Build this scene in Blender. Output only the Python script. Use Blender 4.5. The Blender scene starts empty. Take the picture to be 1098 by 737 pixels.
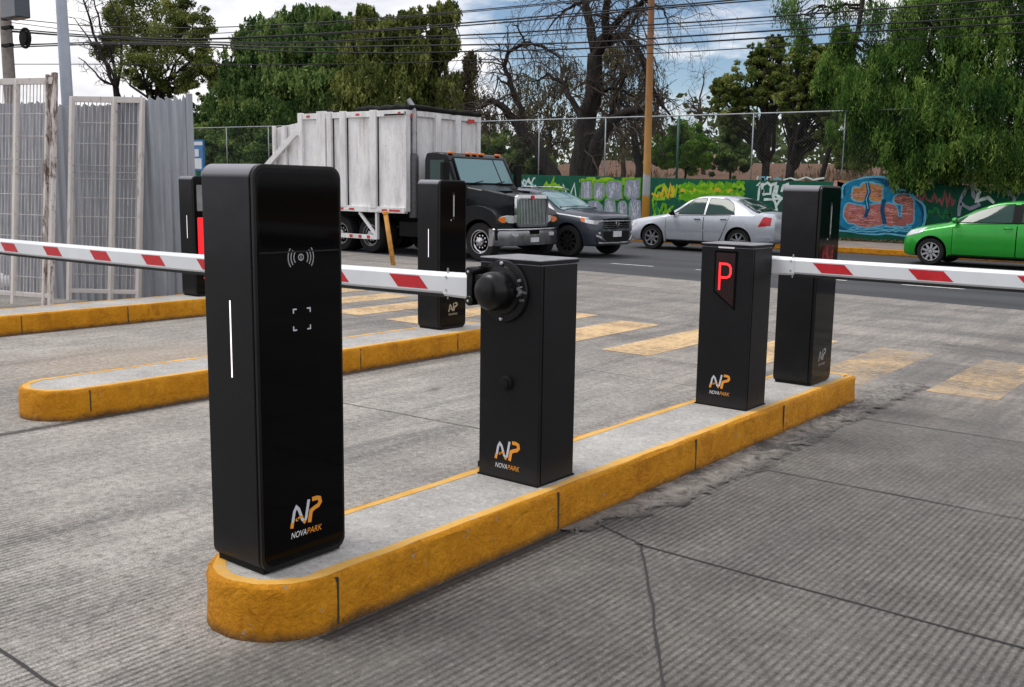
import bpy, bmesh, math, random
import numpy as np
from mathutils import Vector, Matrix
random.seed(7); np.random.seed(7)
PI = math.pi
scn = bpy.context.scene
COL = scn.collection

# ------------------------------------------------------------------ camera
CF, CYAW, CPIT, CROL, CH, CCX = 1065.17, .6390, .1543, .0209, 1.534, 47.25
def cam_axes():
    cy, sy, cp, sp = math.cos(CYAW), math.sin(CYAW), math.cos(CPIT), math.sin(CPIT)
    F = np.array([-sy*cp, cy*cp, -sp]); r = np.array([cy, sy, 0.]); u = np.cross(r, F)
    c, s = math.cos(CROL), math.sin(CROL)
    return c*r+s*u, -s*r+c*u, F
AX = cam_axes()
def at(px, py, Y):
    """world point on the plane y=Y seen at a photo pixel (used to take measurements)"""
    d = AX[2]+AX[0]*(px-549-CCX)/CF+AX[1]*(368.5-py)/CF
    t = Y/d[1]
    return Vector((d[0]*t, Y, CH+d[2]*t))
def atz(px, py, z=0.):
    d = AX[2]+AX[0]*(px-549-CCX)/CF+AX[1]*(368.5-py)/CF
    t = (z-CH)/d[2]
    return Vector((d[0]*t, d[1]*t, z))
cam = bpy.data.cameras.new('camera'); co = bpy.data.objects.new('camera', cam); COL.objects.link(co)
M = Matrix.Identity(4)
for i in range(3):
    M[i][0] = AX[0][i]; M[i][1] = AX[1][i]; M[i][2] = -AX[2][i]
M[2][3] = CH
co.matrix_world = M
cam.sensor_width = 36; cam.sensor_fit = 'HORIZONTAL'; cam.lens = 36*CF/1098
cam.shift_x = -CCX/1098; cam.clip_end = 3000; cam.clip_start = .05
scn.camera = co

# ------------------------------------------------------------------ materials
def lin(c):
    return tuple((v/12.92 if v <= .04045 else ((v+.055)/1.055)**2.4) for v in (c[0]/255, c[1]/255, c[2]/255))
class N:
    """small node-tree builder"""
    def __init__(s, name):
        s.m = bpy.data.materials.new(name); s.m.use_nodes = True
        s.t = s.m.node_tree; s.t.nodes.clear()
        s.out = s.n('ShaderNodeOutputMaterial'); s.b = s.n('ShaderNodeBsdfPrincipled')
        s.l(s.b.outputs[0], s.out.inputs[0])
    def n(s, k, **kw):
        x = s.t.nodes.new(k)
        for a, v in kw.items(): setattr(x, a, v)
        return x
    def l(s, a, b): s.t.links.new(a, b)
    def obj(s):
        if not hasattr(s, '_tc'): s._tc = s.n('ShaderNodeTexCoord')
        return s._tc.outputs['Object']
    def noise(s, scale, detail=4, rough=.6, vec=None, stretch=None, dist=0.):
        v = vec or s.obj()
        if stretch:
            mp = s.n('ShaderNodeMapping'); mp.inputs['Scale'].default_value = stretch; s.l(v, mp.inputs[0]); v = mp.outputs[0]
        x = s.n('ShaderNodeTexNoise'); x.inputs['Scale'].default_value = scale; x.inputs['Detail'].default_value = detail
        x.inputs['Roughness'].default_value = rough; x.inputs['Distortion'].default_value = dist
        s.l(v, x.inputs['Vector']); return x.outputs['Fac']
    def ramp(s, fac, stops, interp='LINEAR'):
        r = s.n('ShaderNodeValToRGB'); r.color_ramp.interpolation = interp
        e = r.color_ramp.elements
        while len(e) < len(stops): e.new(.5)
        for k, (p, c) in zip(e, stops):
            k.position = p; k.color = (c, c, c, 1) if isinstance(c, (int, float)) else (*c, 1)
        s.l(fac, r.inputs[0]); return r.outputs[0]
    def mix(s, fac, a, b, mode='MIX'):
        x = s.n('ShaderNodeMix', data_type='RGBA', blend_type=mode)
        for i, v in ((0, fac), (6, a), (7, b)):
            if isinstance(v, (int, float)): x.inputs[i].default_value = v if i == 0 else (v, v, v, 1)
            elif isinstance(v, tuple): x.inputs[i].default_value = (*v, 1)
            else: s.l(v, x.inputs[i])
        return x.outputs[2]
    def math(s, op, a, b=None, c=None):
        x = s.n('ShaderNodeMath', operation=op)
        for i, v in enumerate((a, b, c)):
            if v is None: continue
            if isinstance(v, (int, float)): x.inputs[i].default_value = v
            else: s.l(v, x.inputs[i])
        return x.outputs[0]
    def sep(s, v=None):
        x = s.n('ShaderNodeSeparateXYZ'); s.l(v or s.obj(), x.inputs[0]); return x.outputs
    def bump(s, h, strength=.3, dist=.01):
        x = s.n('ShaderNodeBump'); x.inputs['Strength'].default_value = strength; x.inputs['Distance'].default_value = dist
        s.l(h, x.inputs['Height']); s.l(x.outputs[0], s.b.inputs['Normal'])
    def set(s, col=None, rough=None, metal=None, spec=None, coat=None, emit=None, estr=1.):
        def put(k, v):
            if v is None: return
            i = s.b.inputs[k]
            if isinstance(v, tuple): i.default_value = (*v, 1)
            elif isinstance(v, (int, float)): i.default_value = v
            else: s.l(v, i)
        put('Base Color', col); put('Roughness', rough); put('Metallic', metal); put('Specular IOR Level', spec); put('Coat Weight', coat)
        if emit is not None: put('Emission Color', emit); s.b.inputs['Emission Strength'].default_value = estr
        return s.m

def mat(name, col, rough=.5, metal=0., var=.25, scale=6., bump=0., bscale=40., spec=None, coat=None):
    n = N(name)
    f = n.noise(scale, 5, .65)
    c = n.mix(n.ramp(f, [(.3, 0.), (.7, 1.)]), tuple(v*(1-var) for v in col), tuple(min(1, v*(1+var)) for v in col))
    r = n.math('MULTIPLY_ADD', f, .25, rough-.12)
    n.set(c, r, metal, spec, coat)
    if bump: n.bump(n.noise(bscale, 4, .7), bump, .01)
    return n.m
def emis(name, col, s):
    n = N(name); n.set(col, .4, 0., None, None, col, s); return n.m

MT = {}
def build_materials():
    # concrete apron: brushed grooves along the lanes, worn smooth in the wheel tracks
    n = N('apron_concrete'); X, Y, Z = n.sep()
    big = n.noise(.35, 5, .6); med = n.noise(2.2, 6, .7); fine = n.noise(60, 4, .8); streak = n.noise(3., 5, .7, stretch=(3.5, .45, 1))
    mr = n.n('ShaderNodeMapRange', interpolation_type='SMOOTHSTEP'); n.l(X, mr.inputs[0]); mr.inputs[1].default_value = -2.9; mr.inputs[2].default_value = -2.5
    rl = mr.outputs[0]
    near = n.n('ShaderNodeMapRange', interpolation_type='SMOOTHSTEP'); n.l(n.math('MULTIPLY_ADD', med, 1.4, Y), near.inputs[0]); near.inputs[1].default_value = 3.2; near.inputs[2].default_value = 2.2
    far = n.n('ShaderNodeMapRange', interpolation_type='SMOOTHSTEP'); n.l(n.math('MULTIPLY_ADD', med, 2.5, Y), far.inputs[0]); far.inputs[1].default_value = 8.4; far.inputs[2].default_value = 5.4
    gm = n.math('MAXIMUM', n.math('MULTIPLY', rl, far.outputs[0]), near.outputs[0])
    gm = n.math('MULTIPLY', gm, n.ramp(n.noise(1.7, 5, .7, stretch=(1, .5, 1)), [(.3, .25), (.52, 1.)]))
    wob = n.math('MULTIPLY_ADD', n.noise(6., 3, .6, stretch=(1, .25, 1)), .012, X)
    g = n.math('SINE', n.math('MULTIPLY', wob, 2*PI/.031))
    g = n.math('POWER', n.math('MULTIPLY_ADD', g, .5, .5), 1.7)
    gap = n.math('MULTIPLY', g, n.ramp(n.noise(30, 3, .7), [(.3, .35), (.62, 1.)]))
    c0 = n.mix(n.ramp(med, [(.3, 0.), (.72, 1.)]), (.29, .268, .242), (.54, .506, .462))
    c0 = n.mix(n.ramp(streak, [(.33, .6), (.58, 0.)]), c0, (.20, .19, .178))
    c1 = n.mix(n.ramp(med, [(.3, 0.), (.7, 1.)]), (.098, .090, .081), (.215, .200, .180))
    c = n.mix(rl, c0, c1)
    farf = n.n('ShaderNodeMapRange', interpolation_type='SMOOTHSTEP'); n.l(n.math('MULTIPLY_ADD', big, 4., Y), farf.inputs[0]); farf.inputs[1].default_value = 7.5; farf.inputs[2].default_value = 10.5
    c = n.mix(n.math('MULTIPLY', farf.outputs[0], .8), c, n.mix(n.ramp(streak, [(.3, 0.), (.7, 1.)]), (.15, .135, .122), (.36, .32, .285)))
    xs_ = n.noise(1.1, 6, .72, stretch=(.28, 1.5, 1)); c = n.mix(n.math('MULTIPLY', farf.outputs[0], n.ramp(xs_, [(.34, .85), (.5, 0.)])), c, (.085, .082, .08)); c = n.mix(n.math('MULTIPLY', farf.outputs[0], n.ramp(xs_, [(.52, 0.), (.68, .6)])), c, (.46, .42, .385))
    tyre = n.ramp(n.noise(1., 5, .7, stretch=(1.6, .16, 1)), [(.36, .7), (.49, 0.)]); c = n.mix(tyre, c, (.115, .11, .105))
    dd = n.n('ShaderNodeVectorMath', operation='DISTANCE'); n.l(n.obj(), dd.inputs[0]); dd.inputs[1].default_value = (-7.6, 4.6, 0); dm = n.n('ShaderNodeMapRange', interpolation_type='SMOOTHSTEP'); n.l(n.math('MULTIPLY_ADD', n.math('SUBTRACT', streak, .5), 1.6, dd.outputs['Value']), dm.inputs[0]); dm.inputs[1].default_value = 1.7; dm.inputs[2].default_value = .5
    c = n.mix(n.math('MULTIPLY', dm.outputs[0], .55), c, (.42, .325, .235))
    c = n.mix(n.ramp(big, [(.32, .5), (.55, 0.)]), c, (.15, .145, .14))
    grit = n.noise(26, 6, .85); sp2 = n.noise(150, 2, .7)
    c = n.mix(n.ramp(grit, [(.36, .75), (.50, 0.)]), c, (.095, .09, .085)); c = n.mix(n.math('MULTIPLY', n.ramp(grit, [(.52, 0.), (.66, .6)]), n.math('MULTIPLY_ADD', rl, -.6, 1.)), c, (.58, .56, .53))
    lf = n.math('MULTIPLY_ADD', rl, -.55, 1.); c = n.mix(n.math('MULTIPLY', n.ramp(sp2, [(.36, .7), (.5, 0.)]), lf), c, (.09, .085, .08)); c = n.mix(n.math('MULTIPLY', n.ramp(sp2, [(.56, 0.), (.7, .5)]), lf), c, (.6, .58, .55))
    c = n.mix(n.math('MULTIPLY', n.math('MULTIPLY', gap, gm), .76), c, (.038, .034, .032))
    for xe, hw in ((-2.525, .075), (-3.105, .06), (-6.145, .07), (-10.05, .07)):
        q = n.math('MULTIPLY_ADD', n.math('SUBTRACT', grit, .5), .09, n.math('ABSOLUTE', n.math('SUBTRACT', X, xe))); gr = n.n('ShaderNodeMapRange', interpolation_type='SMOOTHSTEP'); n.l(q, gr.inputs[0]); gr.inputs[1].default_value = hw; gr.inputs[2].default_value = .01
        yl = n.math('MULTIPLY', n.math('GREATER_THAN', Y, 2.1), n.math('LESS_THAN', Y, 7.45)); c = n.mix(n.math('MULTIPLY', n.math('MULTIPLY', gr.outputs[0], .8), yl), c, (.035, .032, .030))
    oil = n.ramp(n.noise(1.25, 6, .68, dist=.4), [(.60, 0.), (.72, .75)]); c = n.mix(n.math('MULTIPLY', oil, .8), c, (.05, .047, .045))
    spot = n.ramp(n.noise(5.5, 5, .7), [(.70, 0.), (.76, .55)])
    c = n.mix(spot, c, (.06, .056, .055))
    h = n.math('ADD', n.math('MULTIPLY', grit, .9), n.math('MULTIPLY', n.math('MULTIPLY', gap, gm), -1.))
    h = n.math('ADD', h, n.math('MULTIPLY', med, .4))
    n.bump(h, .7, .007)
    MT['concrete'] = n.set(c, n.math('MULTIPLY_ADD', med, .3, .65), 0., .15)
    # asphalt
    n = N('asphalt'); f = n.noise(90, 3, .8); b = n.noise(.8, 5, .65, stretch=(.25, 1.4, 1))
    c = n.mix(n.ramp(b, [(.3, 0.), (.7, 1.)]), (.048, .05, .056), (.095, .097, .104)); c = n.mix(n.ramp(f, [(.35, .5), (.6, 0.)]), c, (.03, .03, .033))
    n.bump(f, .4, .006); MT['asphalt'] = n.set(c, .8, 0., .2)
    # island top
    n = N('island_concrete'); f = n.noise(70, 4, .8); b = n.noise(2.5, 6, .7); b2 = n.noise(9, 5, .7, stretch=(1, .5, 1))
    c = n.mix(n.ramp(b, [(.3, 0.), (.7, 1.)]), (.31, .295, .28), (.50, .485, .46)); c = n.mix(n.ramp(f, [(.3, .8), (.48, 0.)]), c, (.14, .13, .125)); c = n.mix(n.ramp(n.noise(30, 5, .8), [(.52, 0.), (.68, .6)]), c, (.66, .64, .62)); c = n.mix(n.ramp(b2, [(.62, 0.), (.75, .5)]), c, (.17, .155, .145))
    n.bump(n.math('ADD', f, b), .4, .006); MT['islandtop'] = n.set(c, .85, 0., .12)
    # yellow kerb paint, chipped and grimy
    n = N('yellow_kerb_paint'); X, Y, Z = n.sep(); f = n.noise(28, 6, .75, dist=.4); b = n.noise(4, 5, .65); g = n.noise(9, 6, .7, stretch=(1, 1, .45))
    c = n.mix(n.ramp(b, [(.3, 0.), (.7, 1.)]), (.49, .190, .006), (.71, .315, .016))
    c = n.mix(n.ramp(g, [(.50, 0.), (.72, .55)]), c, (.25, .085, .006))
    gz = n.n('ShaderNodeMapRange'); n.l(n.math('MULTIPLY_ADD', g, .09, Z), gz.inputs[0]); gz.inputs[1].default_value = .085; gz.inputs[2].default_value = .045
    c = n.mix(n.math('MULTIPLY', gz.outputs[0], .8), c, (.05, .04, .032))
    chip = n.ramp(n.noise(17, 5, .7), [(.66, 0.), (.69, 1.)]); c = n.mix(chip, c, (.4, .33, .27))
    n.bump(n.math('ADD', n.noise(45, 5, .75, dist=.6), n.math('MULTIPLY', n.noise(11, 4, .6, dist=.8), 2.)), .9, .016)
    MT['kerb'] = n.set(c, .6, 0., .15)
    n = N('yellow_kerb_top_paint'); b = n.noise(5, 5, .65); f = n.noise(22, 6, .75)
    c = n.mix(n.ramp(b, [(.3, 0.), (.7, 1.)]), (.62, .33, .055), (.74, .45, .14)); c = n.mix(n.ramp(f, [(.58, 0.), (.66, .8)]), c, (.47, .40, .34))
    n.bump(f, .4, .006); MT['kerbtop'] = n.set(c, .7, 0., .12)
    # faded yellow paint on the ground
    n = N('faded_yellow_paint'); f = n.noise(14, 6, .8); b = n.noise(1.7, 5, .7)
    X, Y, Z = n.sep(); wr = n.n('ShaderNodeMapRange', interpolation_type='SMOOTHSTEP'); n.l(X, wr.inputs[0]); wr.inputs[1].default_value = -4.4; wr.inputs[2].default_value = -3.3; wr.inputs[3].default_value = 0.; wr.inputs[4].default_value = .13; c = n.mix(b, (.58, .38, .18), (.76, .55, .31))
    tr = n.n('ShaderNodeBsdfTransparent'); mx = n.n('ShaderNodeMixShader'); a = n.math('ADD', n.math('MULTIPLY', f, .6), n.math('MULTIPLY', b, .55))
    n.l(n.ramp(n.math('SUBTRACT', a, wr.outputs[0]), [(.38, 0.1), (.62, .9)]), mx.inputs[0]); n.l(tr.outputs[0], mx.inputs[1]); n.l(n.b.outputs[0], mx.inputs[2]); n.l(mx.outputs[0], n.out.inputs[0])
    MT['fadeyellow'] = n.set(c, .8)
    n = N('faded_white_paint'); f = n.noise(9, 6, .8); tr = n.n('ShaderNodeBsdfTransparent'); mx = n.n('ShaderNodeMixShader')
    n.l(n.ramp(f, [(.35, .1), (.5, .9)]), mx.inputs[0]); n.l(tr.outputs[0], mx.inputs[1]); n.l(n.b.outputs[0], mx.inputs[2]); n.l(mx.outputs[0], n.out.inputs[0])
    MT['roadwhite'] = n.set((.62, .62, .6), .7)
    # rough mortar beside the kerb
    n = N('rough_mortar'); f = n.noise(9, 8, .75, dist=1.2); b = n.noise(2.6, 5, .7); k = n.noise(40, 4, .8)
    c = n.mix(n.ramp(f, [(.36, 0.), (.62, 1.)]), (.070, .064, .058), (.30, .28, .255)); c = n.mix(n.ramp(b, [(.56, 0.), (.60, .85)]), c, (.060, .058, .058))
    X, Y, Z = n.sep(); tr = n.n('ShaderNodeBsdfTransparent'); mx = n.n('ShaderNodeMixShader'); e = n.math('ADD', n.math('MULTIPLY_ADD', n.math('SUBTRACT', f, .5), .55, X), n.math('MULTIPLY', n.math('MAXIMUM', n.math('SUBTRACT', 4.3, Y), 0.), .22)); mr = n.n('ShaderNodeMapRange', interpolation_type='SMOOTHSTEP'); n.l(e, mr.inputs[0]); mr.inputs[1].default_value = -2.27; mr.inputs[2].default_value = -2.36
    n.l(mr.outputs[0], mx.inputs[0]); n.l(tr.outputs[0], mx.inputs[1]); n.l(n.b.outputs[0], mx.inputs[2]); n.l(mx.outputs[0], n.out.inputs[0])
    n.bump(n.math('ADD', n.math('MULTIPLY', f, 2.), n.math('MULTIPLY', k, .5)), .55, .02); MT['mortar'] = n.set(c, .85, 0., .3)
    MT['joint'] = mat('joint_tar', (.03, .028, .028), .8)
    # machines
    n = N('black_powder_coat'); f = n.noise(260, 2, .6); b = n.noise(3, 4, .6)
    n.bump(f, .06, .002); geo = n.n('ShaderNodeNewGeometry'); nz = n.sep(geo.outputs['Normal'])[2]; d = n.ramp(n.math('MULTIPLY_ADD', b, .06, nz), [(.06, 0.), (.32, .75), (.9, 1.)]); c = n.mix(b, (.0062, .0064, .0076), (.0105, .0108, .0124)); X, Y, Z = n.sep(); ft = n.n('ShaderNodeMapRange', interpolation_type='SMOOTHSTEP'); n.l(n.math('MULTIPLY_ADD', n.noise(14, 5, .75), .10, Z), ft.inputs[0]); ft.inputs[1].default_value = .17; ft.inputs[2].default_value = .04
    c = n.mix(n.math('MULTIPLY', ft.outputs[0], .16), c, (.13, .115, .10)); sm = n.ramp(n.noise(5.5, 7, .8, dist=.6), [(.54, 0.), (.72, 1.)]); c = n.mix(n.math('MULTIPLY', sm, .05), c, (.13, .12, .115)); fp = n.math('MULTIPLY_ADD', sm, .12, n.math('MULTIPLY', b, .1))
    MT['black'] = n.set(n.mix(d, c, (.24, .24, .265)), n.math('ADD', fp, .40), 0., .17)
    n = N('black_glass'); MT['glassblack'] = n.set((.0016, .0016, .002), n.math('MULTIPLY_ADD', n.noise(4, 5, .6), .06, .03), 0., .13)
    n = N('screen_glass'); MT['screen'] = n.set((.001, .001, .0014), .06, 0., .10)
    MT['plastic'] = mat('black_plastic', (.0045, .0045, .005), .3, spec=.3)
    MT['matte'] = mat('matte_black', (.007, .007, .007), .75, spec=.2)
    MT['gap'] = mat('dark_gap', (.003, .003, .003), .9, spec=.1)
    MT['lid'] = mat('dusty_lid', (.20, .20, .21), .5, var=.3, scale=10)
    MT['silver'] = mat('silver_print', (.55, .57, .62), .4, var=.1); MT['orange'] = mat('orange_print', (.78, .30, .025), .45, var=.08); MT['white'] = mat('white_print', (.75, .75, .75), .5, var=.05)
    MT['grey'] = mat('grey_print', (.30, .30, .30), .5, var=.2); MT['gold'] = mat('gold_print', (.42, .34, .22), .45, var=.2)
    MT['zinc'] = mat('zinc', (.58, .60, .63), .33, .9, .15)
    MT['led'] = emis('led_white', (1., .93, .95), 1.15); MT['ledred'] = emis('led_red', (1., .02, .025), 1.6); MT['ledpanel'] = emis('led_panel_red', (.9, .008, .014), .85)
    n = N('led_matrix_faint'); X, Y, Z = n.sep(); q = n.ramp(n.noise(22, 3, .7), [(.42, 0.), (.62, 1.)]); cc = n.mix(q, (.008, .001, .002), (.16, .006, .012)); n.set(cc, .2, 0., .3, None, cc, .35); MT['leddim2'] = n.m
    n = N('led_matrix_dim'); MT['leddim'] = n.set(n.mix(n.ramp(n.noise(300, 1), [(.45, 0.), (.6, 1.)]), (.006, .001, .002), (.028, .003, .004)), .25, 0., .4)
    MT['arm'] = mat('white_arm', (.70, .72, .75), .32, var=.06, scale=3); MT['armred'] = mat('red_reflective', (.52, .012, .02), .35, var=.12, scale=30); MT['rubber'] = mat('rubber', (.012, .012, .012), .75)
    # vehicles
    def paint(nm, c, met, r=.25):
        n = N(nm); d = n.noise(5, 5, .6)
        return n.set(n.mix(n.ramp(d, [(.35, 0.), (.75, 1.)]), c, tuple(v*.88+.004 for v in c)), n.math('MULTIPLY_ADD', d, .12, r), met, .4 if met else .16, .5 if met else .12)
    MT['silverpaint'] = paint('silver_car_paint', (.53, .56, .61), .45); MT['greenpaint'] = paint('green_car_paint', (.018, .34, .028), .25); MT['greypaint'] = paint('grey_suv_paint', (.05, .06, .078), .45)
    MT['truckpaint'] = paint('black_truck_paint', (.004, .005, .007), 0., .20)
    n = N('car_glass'); MT['carglass'] = n.set((.010, .040, .033), .05, 0., .42)
    n = N('windscreen_glass'); MT['windscreen'] = n.set((.10, .22, .24), .05, 0., .9)
    MT['tyre'] = mat('tyre_rubber', (.013, .013, .014), .8, spec=.25); MT['rim'] = mat('alloy', (.60, .61, .63), .25, .85, .1); MT['chrome'] = mat('chrome', (.55, .56, .58), .14, 1., .2, 8); MT['dullchrome'] = mat('dull_chrome', (.30, .30, .31), .28, .9, .3, 4)
    MT['stack'] = mat('sooty_steel', (.10, .10, .105), .5, .6, .3, 20); MT['lamp'] = mat('lamp_clear', (.62, .64, .66), .1, .3, .25, 20); MT['amber'] = mat('lamp_amber', (.75, .19, .03), .2, var=.1); MT['redlamp'] = mat('lamp_red', (.45, .012, .018), .15, var=.15)
    MT['plate'] = mat('number_plate', (.55, .56, .58), .5, var=.1)
    MT['redred'] = mat('red_tape', (.5, .03, .03), .5)
    n = N('dirty_white_paint'); f = n.noise(3, 6, .7, stretch=(1.2, 1.2, .35)); g = n.noise(16, 5, .75)
    c = n.mix(n.ramp(f, [(.32, 0.), (.62, 1.)]), (.55, .54, .535), (.80, .80, .80)); c = n.mix(n.ramp(g, [(.60, 0.), (.72, .75)]), c, (.24, .17, .13)); rs_ = n.noise(5, 5, .75, stretch=(2.2, 2.2, .10)); c = n.mix(n.ramp(rs_, [(.57, 0.), (.70, .6)]), c, (.33, .24, .18)); MT['boxwhite'] = n.set(c, .55, 0., .35)
    # fences
    n = N('galvanised_sheet'); f = n.noise(1.6, 6, .7, stretch=(3, 3, .35)); g = n.noise(7, 5, .7); oi = n.n('ShaderNodeObjectInfo'); X, Y, Z = n.sep()
    c = n.mix(n.ramp(f, [(.3, 0.), (.7, 1.)]), (.22, .24, .275), (.40, .425, .465)); c = n.mix(n.math('MULTIPLY', oi.outputs['Random'], .35), c, (.30, .31, .33)); c = n.mix(n.ramp(g, [(.62, 0.), (.75, .4)]), c, (.27, .20, .155))
    MT['galv'] = n.set(c, .45, .25, .4)
    n = N('rusted_white_steel'); g = n.noise(11, 6, .8, stretch=(1, 1, .28), dist=.3); f = n.noise(2.5, 5, .6)
    c = n.mix(f, (.50, .465, .44), (.70, .665, .64)); c = n.mix(n.ramp(g, [(.56, 0.), (.68, .85)]), c, (.13, .075, .048)); MT['rustwhite'] = n.set(c, .7)
    n = N('heavily_rusted_white_steel'); g = n.noise(7, 6, .8, stretch=(1, 1, .3), dist=.4); c = n.mix(n.noise(2.5, 5, .6), (.46, .42, .395), (.66, .62, .59)); c = n.mix(n.ramp(g, [(.49, 0.), (.58, .95)]), c, (.10, .055, .034)); MT['rustheavy'] = n.set(c, .75)
    MT['wire'] = mat('white_wire', (.45, .43, .42), .6, var=.3); MT['pipe'] = mat('galvanised_pipe', (.30, .33, .36), .5, .3); MT['greenpipe'] = mat('green_pipe', (.02, .09, .06), .5)
    MT['postgrey'] = mat('grey_steel_post', (.36, .40, .47), .45, .2, .12); MT['polecon'] = mat('concrete_pole', (.30, .27, .25), .85, var=.25, bump=.3)
    n = N('chain_link'); wv = []
    X, Y, Z = n.sep()
    for sg in (1, -1):
        a = n.math('ADD', X, n.math('MULTIPLY', Z, float(sg))); wv.append(n.math('LESS_THAN', n.math('FRACT', n.math('MULTIPLY', a, 9.)), .03))
    tr = n.n('ShaderNodeBsdfTransparent'); mx = n.n('ShaderNodeMixShader'); n.l(n.math('MAXIMUM', wv[0], wv[1]), mx.inputs[0]); n.l(tr.outputs[0], mx.inputs[1]); n.l(n.b.outputs[0], mx.inputs[2]); n.l(mx.outputs[0], n.out.inputs[0])
    MT['chain'] = n.set((.12, .14, .14), .5, .3)
    n = N('green_wall_paint'); f = n.noise(1.1, 6, .7); g = n.noise(5, 6, .7, stretch=(1, 1, .4))
    c = n.mix(n.ramp(f, [(.3, 0.), (.7, 1.)]), (.006, .052, .034), (.012, .090, .055)); c = n.mix(n.ramp(g, [(.6, 0.), (.75, .5)]), c, (.05, .06, .05)); n.bump(n.noise(20, 5, .7), .4, .01); MT['wall'] = n.set(c, .8, 0., .08)
    def spray(nm, c, v=.35):
        n = N(nm); f = n.noise(6, 6, .75); g = n.noise(25, 4, .7)
        return n.set(n.mix(n.ramp(n.math('ADD', n.math('MULTIPLY', f, .6), n.math('MULTIPLY', g, .4)), [(.35, 0.), (.65, 1.)]), tuple(x*(1-v) for x in c), tuple(min(1, x*(1+v)) for x in c)), .8, 0., .08)
    for k, c in dict(g_lilac=(.22, .25, .31), g_palelilac=(.46, .50, .56), g_lime=(.20, .42, .02), g_lime2=(.10, .30, .015), g_white=(.50, .60, .58), g_blue=(.012, .15, .27), g_pink=(.31, .105, .10), g_orange=(.37, .175, .065), g_sky=(.10, .34, .48), g_deepblue=(.008, .06, .13), g_black=(.012, .03, .028), g_palepink=(.52, .26, .25), g_yellow=(.5, .38, .03), g_red=(.35, .05, .045), g_brown=(.22, .08, .075), g_darkgreen=(.02, .15, .05)).items(): MT[k] = spray(k.replace('g_', 'spray_'), c)
    # poles and ground
    n = N('yellow_pole_paint'); X, Y, Z = n.sep(); f = n.noise(4, 6, .7, stretch=(1, 1, .3))
    c = n.ramp(n.math('MULTIPLY_ADD', f, .04, n.math('MULTIPLY', Z, .1)), [(0., (.52, .25, .03)), (.155, (.52, .25, .03)), (.16, (.38, .42, .45)), (.225, (.40, .43, .46)), (.23, (.45, .24, .06)), (.45, (.36, .18, .05)), (.7, (.22, .10, .04)), (1., (.20, .085, .035))])
    MT['pole'] = n.set(n.mix(n.ramp(f, [(.55, 0.), (.7, .6)]), c, (.14, .07, .04)), .65)
    MT['ambpost'] = mat('orange_post_paint', (.55, .25, .04), .6, var=.35, scale=9)
    n = N('earth'); f = n.noise(.5, 6, .7); g = n.noise(7, 6, .75); MT['earth'] = n.set(n.mix(n.ramp(g, [(.35, 0.), (.7, 1.)]), n.mix(f, (.10, .06, .038), (.13, .10, .05)), (.21, .12, .085)), .95, 0., .1)
    n = N('red_bank'); f = n.noise(.8, 6, .75); g = n.noise(5, 6, .75); c = n.mix(n.ramp(g, [(.35, 0.), (.65, 1.)]), n.mix(f, (.12, .065, .048), (.085, .075, .04)), (.22, .125, .095)); n.bump(g, .8, .2); MT['bank'] = n.set(c, .95, 0., .1)
    MT['sidewalk'] = mat('sidewalk_concrete', (.21, .175, .15), .85, var=.3, scale=2, bump=.3)
    MT['cable'] = mat('cable_black', (.012, .012, .014), .7)
    MT['sack'] = mat('white_sack', (.72, .72, .73), .7, var=.1, bump=.5, bscale=14)
    MT['bluesign'] = mat('blue_sign', (.03, .16, .38), .4, var=.2); MT['signwhite'] = mat('white_sign', (.66, .70, .74), .4, var=.1)
    MT['render'] = mat('pale_render', (.48, .40, .36), .8, var=.2, scale=2); MT['roofpink'] = mat('pink_roof', (.40, .19, .155), .85, var=.2, scale=3)
    n = N('bark_dark'); f = n.noise(6, 6, .75, stretch=(1.5, 1.5, .3)); n.bump(f, .8, .05); MT['bark'] = n.set(n.mix(n.ramp(f, [(.35, 0.), (.7, 1.)]), (.011, .010, .010), (.045, .038, .033)), .95, 0., .15)
    n = N('bark_grey'); f = n.noise(6, 6, .75, stretch=(1.5, 1.5, .3)); n.bump(f, .8, .05); MT['bark2'] = n.set(n.mix(n.ramp(f, [(.35, 0.), (.7, 1.)]), (.035, .028, .024), (.12, .10, .085)), .95, 0., .15)
build_materials()
def leafmat(name, dark, mid, light, scale=.6):
    n = N(name); geo = n.n('ShaderNodeNewGeometry'); f = n.noise(scale, 4, .6)
    at_ = n.n('ShaderNodeAttribute', attribute_name='tone'); v = n.math('ADD', n.math('MULTIPLY', geo.outputs['Random Per Island'], .24), n.math('MULTIPLY_ADD', at_.outputs['Fac'], .50, n.math('MULTIPLY', f, .40)))
    c = n.ramp(v, [(.3, dark), (.56, mid), (.86, light)])
    tl = n.n('ShaderNodeBsdfTranslucent'); n.l(c, tl.inputs[0]); mx = n.n('ShaderNodeMixShader'); mx.inputs[0].default_value = .28
    n.set(c, .6, 0., .06); n.l(n.b.outputs[0], mx.inputs[1]); n.l(tl.outputs[0], mx.inputs[2]); n.l(mx.outputs[0], n.out.inputs[0])
    return n.m
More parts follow.
